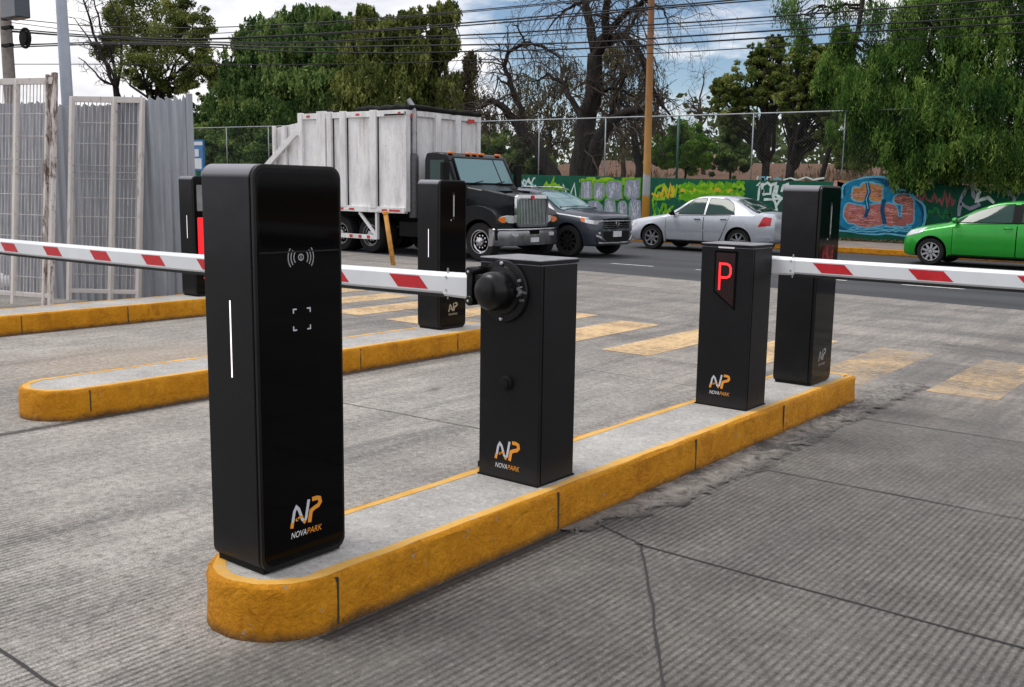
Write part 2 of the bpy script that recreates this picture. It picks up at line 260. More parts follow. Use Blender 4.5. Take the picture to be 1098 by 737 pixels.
LM = dict(
    deep=leafmat('leaf_deep_green', (.016, .044, .014), (.080, .155, .042), (.30, .38, .12), .9),
    olive=leafmat('leaf_olive', (.028, .045, .013), (.115, .150, .038), (.35, .37, .11), .9),
    willow=leafmat('leaf_willow', (.010, .034, .010), (.058, .135, .026), (.24, .36, .08), .9),
    autumn=leafmat('leaf_olive_brown', (.034, .060, .016), (.13, .185, .045), (.34, .37, .11), .9),
    bright=leafmat('leaf_bright', (.04, .11, .014), (.11, .25, .028), (.22, .38, .05), 1.),
    brown=leafmat('leaf_dry', (.045, .042, .026), (.11, .10, .055), (.20, .18, .085), .9),
    far=leafmat('leaf_far', (.03, .05, .02), (.07, .10, .035), (.14, .16, .06), .3),
    straw=leafmat('dry_stalks', (.05, .055, .025), (.12, .085, .05), (.24, .16, .095), .35))

# ------------------------------------------------------------------ mesh helpers
class MB:
    def __init__(s): s.v = []; s.f = []; s.m = []
    def add(s, vs, fs, m=0):
        o = len(s.v); s.v += [tuple(p) for p in vs]; s.f += [tuple(i+o for i in f) for f in fs]; s.m += [m]*len(fs); return s
    def box(s, x0, x1, y0, y1, z0, z1, m=0):
        return s.add([(x0,y0,z0),(x1,y0,z0),(x1,y1,z0),(x0,y1,z0),(x0,y0,z1),(x1,y0,z1),(x1,y1,z1),(x0,y1,z1)],
                     [(0,3,2,1),(4,5,6,7),(0,1,5,4),(1,2,6,5),(2,3,7,6),(3,0,4,7)], m)
    def beam(s, a, b, w, h, m=0, up=(0,0,1)):
        a = Vector(a); b = Vector(b); d = (b-a).normalized(); u = Vector(up)
        if abs(d.dot(u)) > .98: u = Vector((0,1,0))
        sd = d.cross(u).normalized()*w/2; uu = sd.cross(d).normalized()*h/2
        q = [a-sd-uu, a+sd-uu, a+sd+uu, a-sd+uu]; q += [p+(b-a) for p in q]
        return s.add(q, [(0,3,2,1),(4,5,6,7),(0,1,5,4),(1,2,6,5),(2,3,7,6),(3,0,4,7)], m)
    def tube(s, pts, rad, n=8, m=0, cap=True):
        pts = [Vector(p) for p in pts]; k = len(pts)
        if not hasattr(rad, '__len__'): rad = [rad]*k
        vs = []; prev = None
        for i, p in enumerate(pts):
            d = (pts[min(i+1,k-1)]-pts[max(i-1,0)])
            d = d.normalized() if d.length > 1e-9 else Vector((0,0,1))
            if prev is None:
                a = d.cross(Vector((0,0,1)) if abs(d.z) < .9 else Vector((1,0,0))).normalized()
            else:
                a = (prev-d*prev.dot(d)); a = a.normalized() if a.length > 1e-6 else d.orthogonal().normalized()
            prev = a; b = d.cross(a)
            for j in range(n):
                t = 2*PI*j/n; vs.append(p+(a*math.cos(t)+b*math.sin(t))*rad[i])
        fs = [(i*n+j, i*n+(j+1)%n, (i+1)*n+(j+1)%n, (i+1)*n+j) for i in range(k-1) for j in range(n)]
        if cap: fs += [tuple(range(n))[::-1], tuple((k-1)*n+j for j in range(n))]
        return s.add(vs, fs, m)
    def lathe(s, prof, c, axis='y', n=24, m=0, closed=False):
        """prof: list of (r, t) along the axis"""
        vs = []
        for r, t in prof:
            for j in range(n):
                a = 2*PI*j/n; u, v = r*math.cos(a), r*math.sin(a)
                vs.append({'y':(c[0]+u, c[1]+t, c[2]+v), 'x':(c[0]+t, c[1]+u, c[2]+v), 'z':(c[0]+u, c[1]+v, c[2]+t)}[axis])
        k = len(prof); fs = [(i*n+j, i*n+(j+1)%n, (i+1)*n+(j+1)%n, (i+1)*n+j) for i in range(k-1) for j in range(n)]
        if prof[0][0] > 1e-6 and not closed: fs.append(tuple(range(n))[::-1])
        if prof[-1][0] > 1e-6 and not closed: fs.append(tuple((k-1)*n+j for j in range(n)))
        return s.add(vs, fs, m)
    def prism(s, poly, axis, a, b, m=0, m2=None):
        f = {'y':lambda p,t:(p[0],t,p[1]), 'x':lambda p,t:(t,p[0],p[1]), 'z':lambda p,t:(p[0],p[1],t)}[axis]; n = len(poly)
        s.add([f(p,a) for p in poly]+[f(p,b) for p in poly], [(i,(i+1)%n,n+(i+1)%n,n+i) for i in range(n)], m)
        o = len(s.v)-2*n
        s.f += [tuple(o+i for i in range(n))[::-1], tuple(o+n+i for i in range(n))]; s.m += [m if m2 is None else m2]*2
        return s
    def grid(s, rows, m=0, flip=False):
        k = len(rows); n = len(rows[0])
        fs = [(i*n+j, i*n+j+1, (i+1)*n+j+1, (i+1)*n+j) for i in range(k-1) for j in range(n-1)]
        if flip: fs = [f[::-1] for f in fs]
        return s.add([p for r in rows for p in r], fs, m)
    def poly(s, pts, m=0): return s.add(pts, [tuple(range(len(pts)))], m)
    def stroke(s, pts, w, F, m=0, close=False):
        """flat ribbon along 2D pts, mapped to 3D by F(u,v)"""
        P = [Vector((p[0], p[1])) for p in pts]; k = len(P); L = []
        if close: P = P+[P[0]]; k += 1
        for i in range(k):
            a = P[i]-P[i-1] if i > 0 else ((P[i]-P[-2]) if close else P[1]-P[0]); b = P[i+1]-P[i] if i < k-1 else ((P[1]-P[0]) if close else P[-1]-P[-2])
            a.normalize(); b.normalize(); t = a+b
            t = t.normalized() if t.length > 1e-6 else a
            nn = Vector((-t.y, t.x)); sc = min(1.6, 1/max(.35, nn.dot(Vector((-a.y, a.x)))))
            ww = w[i] if hasattr(w, '__len__') else w
            L.append((P[i]-nn*ww/2*sc, P[i]+nn*ww/2*sc))
        vs = []
        for a, b in L: vs += [F(a.x,a.y), F(b.x,b.y)]
        return s.add(vs, [(2*i,2*i+2,2*i+3,2*i+1) for i in range(k-1)], m)
    def pieces(s):
        par = list(range(len(s.v)))
        def find(i):
            while par[i] != i: par[i] = par[par[i]]; i = par[i]
            return i
        for f in s.f:
            a = find(f[0])
            for j in f[1:]: par[find(j)] = a
        out = {}
        for f, k in zip(s.f, s.m): out.setdefault(find(f[0]), []).append((f, k))
        res = []
        for L in out.values():
            idx = {}; q = MB()
            for f, k in L:
                q.f.append(tuple(idx.setdefault(i, len(idx)) for i in f)); q.m.append(k)
            q.v = [None]*len(idx)
            for i, j in idx.items(): q.v[j] = s.v[i]
            res.append(q)
        return res
    def split(s, name, *a, **k): return [q.build(name, *a, **k) for q in s.pieces()]
    def build(s, name, mats, parent=None, smooth=False, bevel=0., seg=2, loc=None, rot=None, fix=True):
        me = bpy.data.meshes.new(name); me.from_pydata(s.v, [], s.f)
        if not isinstance(mats, (list, tuple)): mats = [mats]
        for m in mats: me.materials.append(MT[m] if isinstance(m, str) else m)
        me.polygons.foreach_set('material_index', s.m)
        if fix:
            b = bmesh.new(); b.from_mesh(me); bmesh.ops.recalc_face_normals(b, faces=b.faces); b.to_mesh(me); b.free()
        if smooth is True: me.polygons.foreach_set('use_smooth', [True]*len(me.polygons))
        elif smooth: me.polygons.foreach_set('use_smooth', [True]*len(me.polygons)); me.set_sharp_from_angle(angle=math.radians(smooth))
        me.update()
        o = bpy.data.objects.new(name, me); COL.objects.link(o)
        if parent: o.parent = parent
        if loc: o.location = loc
        if rot: o.rotation_euler = rot
        if bevel:
            md = o.modifiers.new('bevel', 'BEVEL'); md.width = bevel; md.segments = seg; md.limit_method = 'ANGLE'; md.angle_limit = math.radians(40); md.harden_normals = False
        return o
def tag(o, label=None, cat=None, group=None, kind=None):
    for k, v in (('label', label), ('category', cat), ('group', group), ('kind', kind)):
        if v: o[k] = v
    return o
def thing(name, label, cat, loc=(0,0,0), rz=0., group=None):
    o = bpy.data.objects.new(name, None); COL.objects.link(o); o.location = loc; o.rotation_euler = (0,0,rz); o.empty_display_size = .2
    return tag(o, label, cat, group)
def copy_tree(o, parent=None):
    c = o.copy(); COL.objects.link(c)
    if parent: c.parent = parent
    for ch in [x for x in bpy.data.objects if x.parent == o]: copy_tree(ch, c)
    return c
def struct(o): o['kind'] = 'structure'; return o
def rrect(x0, x1, y0, y1, r, n=6):
    P = []
    for cx, cy, a0 in ((x1-r,y0+r,-PI/2),(x1-r,y1-r,0),(x0+r,y1-r,PI/2),(x0+r,y0+r,PI)):
        P += [(cx+r*math.cos(a0+PI/2*i/n), cy+r*math.sin(a0+PI/2*i/n)) for i in range(n+1)]
    return P
def text_mesh(txt, size, shear=.0):
    cu = bpy.data.curves.new('t', 'FONT'); cu.body = txt; cu.size = size; cu.shear = shear; cu.resolution_u = 3
    o = bpy.data.objects.new('t', cu); COL.objects.link(o); dg = bpy.context.evaluated_depsgraph_get(); dg.update()
    me = bpy.data.meshes.new_from_object(o.evaluated_get(dg)); V = [tuple(v.co) for v in me.vertices]; Fs = [tuple(p.vertices) for p in me.polygons]
    bpy.data.objects.remove(o); bpy.data.meshes.remove(me); bpy.data.curves.remove(cu); return V, Fs
def arc(cx, cy, r, a0, a1, n=10, ry=None):
    return [(cx+r*math.cos(a0+(a1-a0)*i/n), cy+(ry or r)*math.sin(a0+(a1-a0)*i/n)) for i in range(n+1)]

# ------------------------------------------------------------------ the setting
struct(MB().poly([(-900,-300,-.03),(900,-300,-.03),(900,1500,-.03),(-900,1500,-.03)]).build('ground', 'earth'))
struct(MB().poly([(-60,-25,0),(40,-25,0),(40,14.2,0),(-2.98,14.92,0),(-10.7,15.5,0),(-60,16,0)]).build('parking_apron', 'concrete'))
struct(MB().poly([(-90,13.5,-.006),(60,13.5,-.006),(60,26.1,-.006),(-90,26.1,-.006)]).build('road', 'asphalt'))
def wobble(a, b, w, z, k=24, j=.006, seed=1):
    rnd = random.Random(seed); a = Vector(a); b = Vector(b); d = (b-a).normalized(); nn = Vector((-d.y, d.x)); m = MB(); L = []
    off = 0
    for i in range(k+1):
        off = off*.7+rnd.uniform(-j, j); p = a+(b-a)*i/k+nn*off; ww = w*rnd.uniform(.65, 1.25)/2
        L.append([(p.x-nn.x*ww, p.y-nn.y*ww, z), (p.x+nn.x*ww, p.y+nn.y*ww, z)])
    return m.grid(L)
for i, (a, b, w) in enumerate((((-2.2,3.57),(6,3.54),.011),((-2.5,5.045),(6,5.15),.010),((-2.18,3.585),(-1.05,2.0),.011),((-2.55,3.70),(-2.18,3.58),.010),((-6,1.385),(-2.7,1.37),.013),((-2.35,6.7),(6,6.85),.008),((-6.1,4.6),(-3.2,4.75),.008),((-6.1,6.95),(-3.2,6.9),.006))):
    struct(wobble(a, b, w, .004, seed=i).build('pavement_joint', 'joint'))
rnd = random.Random(3); L = [(-2.55,3.5),(-2.55,7.6),(-2.45,8.05)]
R_ = [(-2.16,3.55),(-2.15,3.9),(-2.18,4.3),(-2.2,4.9),(-2.27,5.4),(-2.3,6.1),(-2.3,6.9),(-2.22,7.7),(-2.1,8.2)]
m = MB(); rows = []
for i in range(61):
    t = i/60; y = 3.5+4.75*t
    xr = np.interp(y, [p[1] for p in R_], [p[0] for p in R_])+rnd.uniform(-.03, .02)
    rows.append([(-2.57+(xr+2.57)*j/8, y+rnd.uniform(-.02,.02), .004+(.014*rnd.random() if 0 < j < 8 else 0)) for j in range(9)])
struct(m.grid(rows).build('mortar_strip', 'mortar', smooth=True))
# zebra stripes across the lanes, then the lane dashes of the road
for k in range(11):
    x = -2.0-1.02*k; w = .27
    z0, z1 = 7.9+rnd.uniform(-.12,.12), 10.0+rnd.uniform(-.15,.15)
    struct(MB().poly([(x-w,z0,.004),(x+w,z0,.004),(x+w*.9,z1,.004),(x-w*1.1,z1,.004)]).build('crossing_stripe', 'fadeyellow'))
for x in np.arange(-40.3, 12, 1.32*1.55):
    struct(MB().poly([(x,17.5,.004),(x+1.05,17.5,.004),(x+1.05,17.62,.004),(x,17.62,.004)]).build('lane_marking', 'roadwhite'))
struct(MB().box(-90,60,26.2,31,-.1,.15).build('sidewalk', 'sidewalk', bevel=.01))
struct(MB().box(-90,60,26.0,26.2,-.1,.148).build('sidewalk_kerb', 'kerb', bevel=.015))

def island(name, x0, x1, ytip, yend, z, label, square_end=True):
    """raised kerbed island: rounded nose towards the camera"""
    w = (x1-x0)/2; cx = (x0+x1)/2; ry = min(w*1.0, .3)
    def outline(ins, k=18):
        P = [(cx-(w-ins)*math.cos(PI*i/k), ytip+ry-(ry-ins)*math.sin(PI*i/k)) for i in range(k+1)]
        n = 34; r = .06
        P += [(x1-ins, ytip+ry+(yend-r-ytip-ry)*i/n) for i in range(1, n+1)]
        P += [(x1-ins-r+r*math.cos(a), yend-ins-r+r*math.sin(a)) for a in (PI/4, PI/2)]
        P += [(x0+ins+r, yend-ins)]
        P += [(x0+ins, yend-r-(yend-r-ytip-ry)*i/n) for i in range(0, n)]
        return P
    rs = random.Random(len(label)); lv = [(-.004,-.05),(-.003,.02),(.0,.08),(.0,z-.03),(.003,z-.014),(.012,z-.003),(.024,z)]
    t = thing(name, label, 'traffic island', (cx, ytip, 0), 0, 'yellow kerbed lane islands')
    rows = []
    for ins, zz in lv:
        P = outline(ins); rows.append([(p[0]+rs.gauss(0,.0022)-cx, p[1]+rs.gauss(0,.0022)-ytip, zz+rs.gauss(0,.0018)) for p in P]); rows[-1].append(rows[-1][0])
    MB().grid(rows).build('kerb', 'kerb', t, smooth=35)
    rim = MB(); r2 = [rows[-1]]
    for ins, zz in ((.045,z+.001),(.068,z)):
        P = outline(ins); q = [(p[0]+rs.gauss(0,.004)-cx, p[1]+rs.gauss(0,.004)-ytip, zz) for p in P]; q.append(q[0]); r2.append(q)
    rim.grid(r2).build('painted_rim', 'kerbtop', t, smooth=True)
    P = r2[-1][:-1]; MB().poly([(p[0],p[1],z-.0015) for p in outline_local(outline(.06), cx, ytip)]).build('top', 'islandtop', t)
    jt = MB()
    yj = ytip+.29
    while yj < yend-.4:
        for sx in (1, -1): jt.box(sx*w-.004*sx-.0065, sx*w-.004*sx+.0080, yj-ytip-.004, yj-ytip+.004, .012, z-.012)
        yj += 1.05+rs.random()*.25
    jt.split('kerb_joint', 'joint', t)
    return t
def outline_local(P, cx, yt): return [(p[0]-cx, p[1]-yt, 0) for p in P]
HI = .195
island('traffic_island', -3.082, -2.558, 1.905, 7.27, HI, 'nearest yellow island, carrying the big black kiosk and both barrier posts')
island('traffic_island', -6.74, -6.175, 2.97, 7.45, HI, 'middle yellow island with a chipped rounded nose, carrying one narrow kiosk')
island('traffic_island', -10.68, -10.07, 1.9, 7.6, HI, 'far left yellow island running along the corrugated metal fence')

# ------------------------------------------------------------------ printed logo
def logo(parent, F, s, mono=None):
    """NP monogram and NOVAPARK wordmark on a face; F(u, v) maps the face, s = width"""
    ms = ['silver','orange','white'] if not mono else [mono]*3; m = MB()
    f = lambda u, v: F(u*s, v*s); g = lambda u, v: F(u*s, v*s, .0006)
    m.stroke([(.055,.36),(.125,.70),(.195,.81),(.265,.74),(.375,.44),(.44,.36),(.495,.44),(.595,.92)], .085, f, 0)
    m.stroke([(.60,.30),(.66,.60),(.78,.655),(.90,.69),(.965,.77),(.94,.87),(.86,.90),(.70,.90)], .115, g, 1)
    m.stroke([(.03,.28),(.06,.43)], .10, g, 1)
    m.stroke([(.2,.47),(.30,.53),(.40,.50)], .05, g, 1)
    for c, r in (((.2,.47),.045),((.44,.36),.05)): m.poly([g(c[0]+r*math.cos(a), c[1]+r*math.sin(a)) for a in np.linspace(0, 2*PI, 11)[:-1]], 1)
    x = 0.
    for txt, k in (('NOVA', 2), ('PARK', 1)):
        V, Fs = text_mesh(txt, .245, .22); w = max(v[0] for v in V); q = .50/w
        m.add([f(x+v[0]*q, .0+v[1]*.95) for v in V], Fs, k); x += .51
    m.build('logo', ms, parent, fix=False)

# ------------------------------------------------------------------ kiosks
KW, KD, KH = .283, .368, 1.4
def kiosk(bx, by, label, led=True, kind='big'):
    """bx, by: corner of the narrow face and the glass face. local origin: base centre"""
    t = thing('parking_kiosk', label, 'parking kiosk', (bx-KW/2, by+KD/2, HI), 0, 'black parking kiosks on the islands')
    X1, X0, Y0, Y1 = KW/2, -KW/2, -KD/2, KD/2
    prof = rrect(Y0, Y1, .008, KH, .045, 8)
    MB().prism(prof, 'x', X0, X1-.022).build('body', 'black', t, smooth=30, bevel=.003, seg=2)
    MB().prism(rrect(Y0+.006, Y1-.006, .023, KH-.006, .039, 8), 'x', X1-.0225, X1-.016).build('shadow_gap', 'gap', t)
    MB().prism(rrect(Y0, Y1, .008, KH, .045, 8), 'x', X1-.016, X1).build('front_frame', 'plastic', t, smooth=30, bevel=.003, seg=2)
    MB().prism(rrect(Y0+.010, Y1-.010, .026, KH-.011, .037, 8), 'x', X1-.004, X1+.0022).build('glass_panel', 'glassblack', t, smooth=30, bevel=.0015)
    MB().box(X0+.012, X1-.016, Y0+.014, Y1-.014, 0, .03).build('plinth', 'matte', t)
    G = lambda u, v, e=0.: (X1+.0030+e, u, v)
    if led: MB().prism(rrect(-.0026, .0026, .68, .945, .0022, 3), 'y', Y0-.0012, Y0+.004).build('led_strip', 'led', t)
    if kind == 'big':
        MB().prism(rrect(Y0+.022, Y1-.022, 1.125, KH-.026, .03, 6), 'x', X1+.0015, X1+.0032).build('screen', 'screen', t, bevel=.0006)
        MB().box(X1+.0015, X1+.0034, Y0+.016, Y1-.016, 1.108, 1.113).build('screen_edge', 'plastic', t)
        m = MB(); c = (.001, 1.091)                       # contactless waves either side of a round token
        for r in (.030, .042, .054):
            for sg in (0, PI): m.stroke(arc(c[0], c[1], r, sg-.62, sg+.62, 8), .0042, G, 0)
        m.stroke(arc(c[0], c[1], .0105, 0, 2*PI, 14), .0042, G, 0); m.stroke([(c[0], c[1]-.008), (c[0], c[1]+.008)], .0035, G, 0)
        m.build('contactless_symbol', ['grey'], t, fix=False)
        m = MB(); cx, cz, h, l = .0005, .878, .036, .014     # scan-area brackets
        for sx in (-1, 1):
            for sz in (-1, 1): m.stroke([(cx+sx*(h-l), cz+sz*h), (cx+sx*h, cz+sz*h), (cx+sx*h, cz+sz*(h-l))], .0048, G, 0)
        m.split('scan_bracket', ['silver'], t, fix=False)
        logo(t, lambda u, v, e=0.: G(u-.066, v+.104, e), .137)
    else:
        if kind != 'red':
            y = .0 if kind == 'slot' else -.003
            m = MB().prism(rrect(y-.016, y+.016, 1.035, 1.285, .012, 4), 'x', X1+.001, X1+.006, 0).prism(rrect(y-.006, y+.006, 1.062, 1.262, .005, 3), 'x', X1+.004, X1+.009, 1)
            m.build('ticket_slot', ['plastic', 'zinc'], t)
            MB().lathe([(0,.0),(.007,0),(.008,-.004),(.0,-.006)][::-1], (X1+.004, y-.03, 1.03), 'x', 10).build('button', 'zinc', t)
            if kind == 'slot2': MB().prism(rrect(-.115, .085, .80, .99, .008, 3), 'x', X1+.001, X1+.0045).build('display', 'leddim2', t)
            logo(t, lambda u, v, e=0.: G(u-.062, v+.13, e), .125, 'gold' if kind == 'slot' else 'grey')
        else:
            MB().prism(rrect(-.140, .02, .46, .925, .01, 3), 'x', X1+.001, X1+.006).build('display', 'ledpanel', t)
            MB().lathe([(0,-.012),(.014,-.010),(.018,0),(.018,.006)], (X1+.012, -.075, .215), 'x', 14).build('red_button', 'redlamp', t, smooth=True)
            MB().prism(rrect(-.14, .0, 1.0, 1.30, .01, 3), 'x', X1+.001, X1+.005).build('ticket_slot', 'lid', t)
    return t
kiosk(-2.73, 2.0155, 'largest black kiosk in the foreground with glass front, contactless symbol and white light strip')
kiosk(-6.41, 6.7785, 'black kiosk on the middle island, in front of the truck cab', kind='slot')
kiosk(-2.658, 6.583, 'black kiosk at the far end of the near island behind the red P display', led=False, kind='slot2')
kiosk(-10.32, 6.79, 'black kiosk with a red display at the end of the corrugated fence', kind='red')

# ------------------------------------------------------------------ barrier gates
CW, CD, CHH = .351, .276, 1.0284
def gate_cabinet(bx, by, label):
    t = thing('barrier_gate', label, 'barrier gate', (bx-CW/2, by+CD/2, HI), 0, 'parking barriers with white and red arms')
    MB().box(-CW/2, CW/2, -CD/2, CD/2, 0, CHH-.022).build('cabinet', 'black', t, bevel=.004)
    MB().box(-CW/2-.003, CW/2+.003, -CD/2-.003, CD/2+.003, CHH-.020, CHH).build('lid', ['lid'], t, bevel=.005)
    MB().box(-CW/2-.0035, CW/2+.0035, -CD/2-.0035, CD/2+.0035, CHH-.0195, CHH-.005).build('lid_edge', 'black', t)
    MB().box(-CW/2-.005, CW/2+.005, -CD/2-.005, CD/2+.005, 0, .006).build('base_shade_strip', 'matte', t)  # thin black strip added as contact shade around the cabinet foot
    MB().box(CW/2, CW/2+.002, -CD/2+.02, -CD/2+.024, .01, CHH-.03).build('seam', 'gap', t)
    return t
def arm(t, x0, x1, yc, z0, z1, sgn, stripes, hgt=.105, dep=.05):
    """tapered octagonal-section aluminium arm along x; stripes: x centres on the side facing -y"""
    def sec(x, z, h, d):
        c = .012
        return [(x, yc-d/2, z-h/2+c), (x, yc-d/2, z+h/2-c*1.6), (x, yc-d/2+c*1.6, z+h/2), (x, yc+d/2-c*1.6, z+h/2), (x, yc+d/2, z+h/2-c*1.6), (x, yc+d/2, z-h/2+c), (x, yc+d/2-c, z-h/2), (x, yc-d/2+c, z-h/2)]
    k = 16; rows = []
    zc = lambda x: z0+(z1-z0)*(x-x0)/(x1-x0)-.012*math.sin(PI*(x-x0)/(x1-x0))
    xj = x0+sgn*.17
    for i in range(k+1):
        x = xj+(x1-xj)*i/k; q = sec(x, zc(x), hgt-.004, dep); q.append(q[0]); rows.append(q)
    a = MB().grid(rows); a.poly(rows[0][:-1]); a.poly(rows[-1][:-1]); ao = a.build('arm', 'arm', t, smooth=25)
    q0 = sec(x0, zc(x0)-.006, hgt+.012, dep+.008); q1 = sec(xj, zc(xj)-.004, hgt+.006, dep+.006); q0.append(q0[0]); q1.append(q1[0])
    s = MB().grid([q0, q1]); s.poly(q0[:-1]); s.poly(q1[:-1]); s.build('arm_sleeve', 'arm', t, smooth=25, bevel=.002)
    m = MB()
    for i in range(k):
        xa, xb = xj+(x1-xj)*i/k, xj+(x1-xj)*(i+1)/k
        m.beam((xa, yc, zc(xa)-hgt/2-.006), (xb, yc, zc(xb)-hgt/2-.006), dep*.6, .014)
    m.build('rubber_edge', 'rubber', t)
    for x in stripes:
        h = .029; z = zc(x)-.004; y = yc-dep/2-.0012; sk = .06
        MB().poly([(x-.10-sk/2, y, z+h), (x+.10-sk/2, y, z+h+(zc(x+.1)-zc(x-.1))), (x+.10+sk/2, y, z-h+(zc(x+.1)-zc(x-.1))), (x-.10+sk/2, y, z-h)]).build('red_stripe', 'armred', t)
    m = MB()
    for zz in (-1, 1): m.lathe([(0,-.004),(.006,-.004),(.006,.003)], (xj-sgn*.02, yc-dep/2-.002, zc(xj)+zz*.03), 'y', 8)
    m.tube([(xj-sgn*.015, yc-.01, zc(xj)+hgt/2+.018), (xj-sgn*.015, yc-.01, zc(xj)-hgt/2-.022)], .0045, 6)
    m.split('arm_bolt', 'zinc', t)

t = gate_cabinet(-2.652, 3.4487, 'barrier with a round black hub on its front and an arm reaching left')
F = -CD/2; ox = -2.652-CW/2
hx, hz = -2.859-ox, 1.074-HI
MB().lathe([(.118,.0),(.138,-.003),(.142,-.010),(.138,-.018),(.10,-.022),(.0,-.022)], (hx, F, hz), 'y', 48).build('hub_flange', 'plastic', t, smooth=30)
MB().lathe([(.112,-.020),(.108,-.032),(.090,-.036),(.088,-.085),(.084,-.108),(.074,-.124),(.058,-.134),(.03,-.140),(0,-.142)], (hx, F, hz+.004), 'y', 40).build('hub_cap', 'plastic', t, smooth=30)
m = MB()
for dz in (.126, -.126): m.lathe([(0,-.030),(.007,-.029),(.009,-.024),(.009,-.018)], (hx, F, hz+dz), 'y', 10)
m.lathe([(0,-.030),(.006,-.029),(.008,-.02)], (hx+.105, F, hz+.055), 'y', 10); m.beam((hx+.07, F-.026, hz+.045), (hx+.115, F-.026, hz+.058), .008, .010)
m.split('bolt', 'zinc', t)
m = MB().lathe([(.012,-.034),(.021,-.034),(.022,-.026),(.022,-.015)], (hx+.097, F, hz+.004), 'y', 16, 0).box(hx+.089, hx+.105, F-.036, F-.03, hz-.004, hz+.012, 1).beam((hx+.102, F-.033, hz+.022), (hx+.128, F-.033, hz+.030), .006, .006, 0)
m.build('lock', ['zinc', 'gap'], t)
m = MB()
for txt, dx, dz in (('ON', .118, -.002), ('OFF', .104, -.038)):
    V, Fs = text_mesh(txt, .017); m.add([(hx+dx+v[0], F-.0235, hz+dz+v[1]) for v in V], Fs)
m.build('lock_lettering', 'grey', t, fix=False)
ya = F-.068
m = MB()
for dz in (.066, -.066): m.lathe([(.0,-.05),(.021,-.05),(.023,-.044),(.023,.044),(.021,.05),(0,.05)], (-2.972-ox, ya, 1.094-HI+dz), 'y', 16)
m.box(-2.988-ox, -2.955-ox, ya-.046, ya+.046, 1.094-HI-.07, 1.094-HI+.07).box(-2.962-ox, hx, ya-.032, ya+.032, 1.094-HI-.055, 1.094-HI+.055)
m.build('arm_clamp', 'plastic', t, smooth=30, bevel=.004)
m = MB()
for dz in (.066, -.066): m.lathe([(0,-.056),(.006,-.055),(.007,-.048)], (-2.972-ox, ya, 1.094-HI+dz), 'y', 8)
m.split('clamp_bolt', 'zinc', t)
arm(t, -2.978-ox, -9.3-ox, ya, 1.096-HI, 1.040-HI, -1, [x-ox for x in (-3.375, -3.92, -4.44, -4.96, -5.535, -6.137, -6.75, -7.36, -7.97, -8.58)])
MB().lathe([(0,-.030),(.018,-.029),(.024,-.028),(.026,-.018),(.033,-.012),(.035,0)], (-2.835-ox, F, .654-HI), 'y', 24).build('knob', 'matte', t, smooth=30)
logo(t, lambda u, v, e=0.: (-2.902-ox+u, F-.0015-e, .247-HI+v), .145)
MB().box(-.185-.0, -.182, F+.0, F+.02, .03, .06).build('hinge', 'zinc', t)

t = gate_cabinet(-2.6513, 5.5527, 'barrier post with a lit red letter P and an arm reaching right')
ox = -2.6513-CW/2; 
MB().prism([(-2.893-ox,1.217-HI),(-2.77-ox,1.217-HI),(-2.778-ox,1.194-HI),(-2.884-ox,1.194-HI)], 'y', F-.003, F+.001).build('plaque', 'white', t)
MB().prism([(-2.908-ox,1.178-HI),(-2.752-ox,1.178-HI),(-2.757-ox,.815-HI),(-2.908-ox,.920-HI)], 'y', F-.003, F+.001).build('display_window', 'glassblack', t)
MB().prism([(-2.896-ox,1.166-HI),(-2.766-ox,1.166-HI),(-2.770-ox,.836-HI),(-2.896-ox,.928-HI)], 'y', F-.0042, F-.002).build('led_matrix', 'leddim', t)
P = [(-2.868,.935),(-2.868,1.098),(-2.822,1.098),(-2.803,1.090),(-2.794,1.072),(-2.794,1.040),(-2.803,1.022),(-2.822,1.014),(-2.866,1.014)]
MB().stroke([(p[0]-ox, p[1]-HI) for p in P], .0135, lambda u, v: (u, F-.0052, v)).build('letter', 'ledred', t, fix=False)
logo(t, lambda u, v, e=0.: (-2.906-ox+u, F-.0015-e, .272-HI+v), .140)
B = CD/2
MB().lathe([(.13,.0),(.138,.012),(.10,.022),(.098,.09),(.07,.115),(0,.12)], (-.03, B, 1.095-HI), 'y', 36).build('hub_cap', 'plastic', t, smooth=30)
m = MB().box(.0, .11, B+.02, B+.085, 1.04-HI, 1.15-HI).build('arm_clamp', 'plastic', t, bevel=.004)
arm(t, -2.68-ox, 3.6-ox, 5.87-5.5527-CD/2, 1.092-HI, 1.130-HI, 1, [x-ox for x in (-2.26, -1.68, -1.09, -.5, .1, .7, 1.3)])

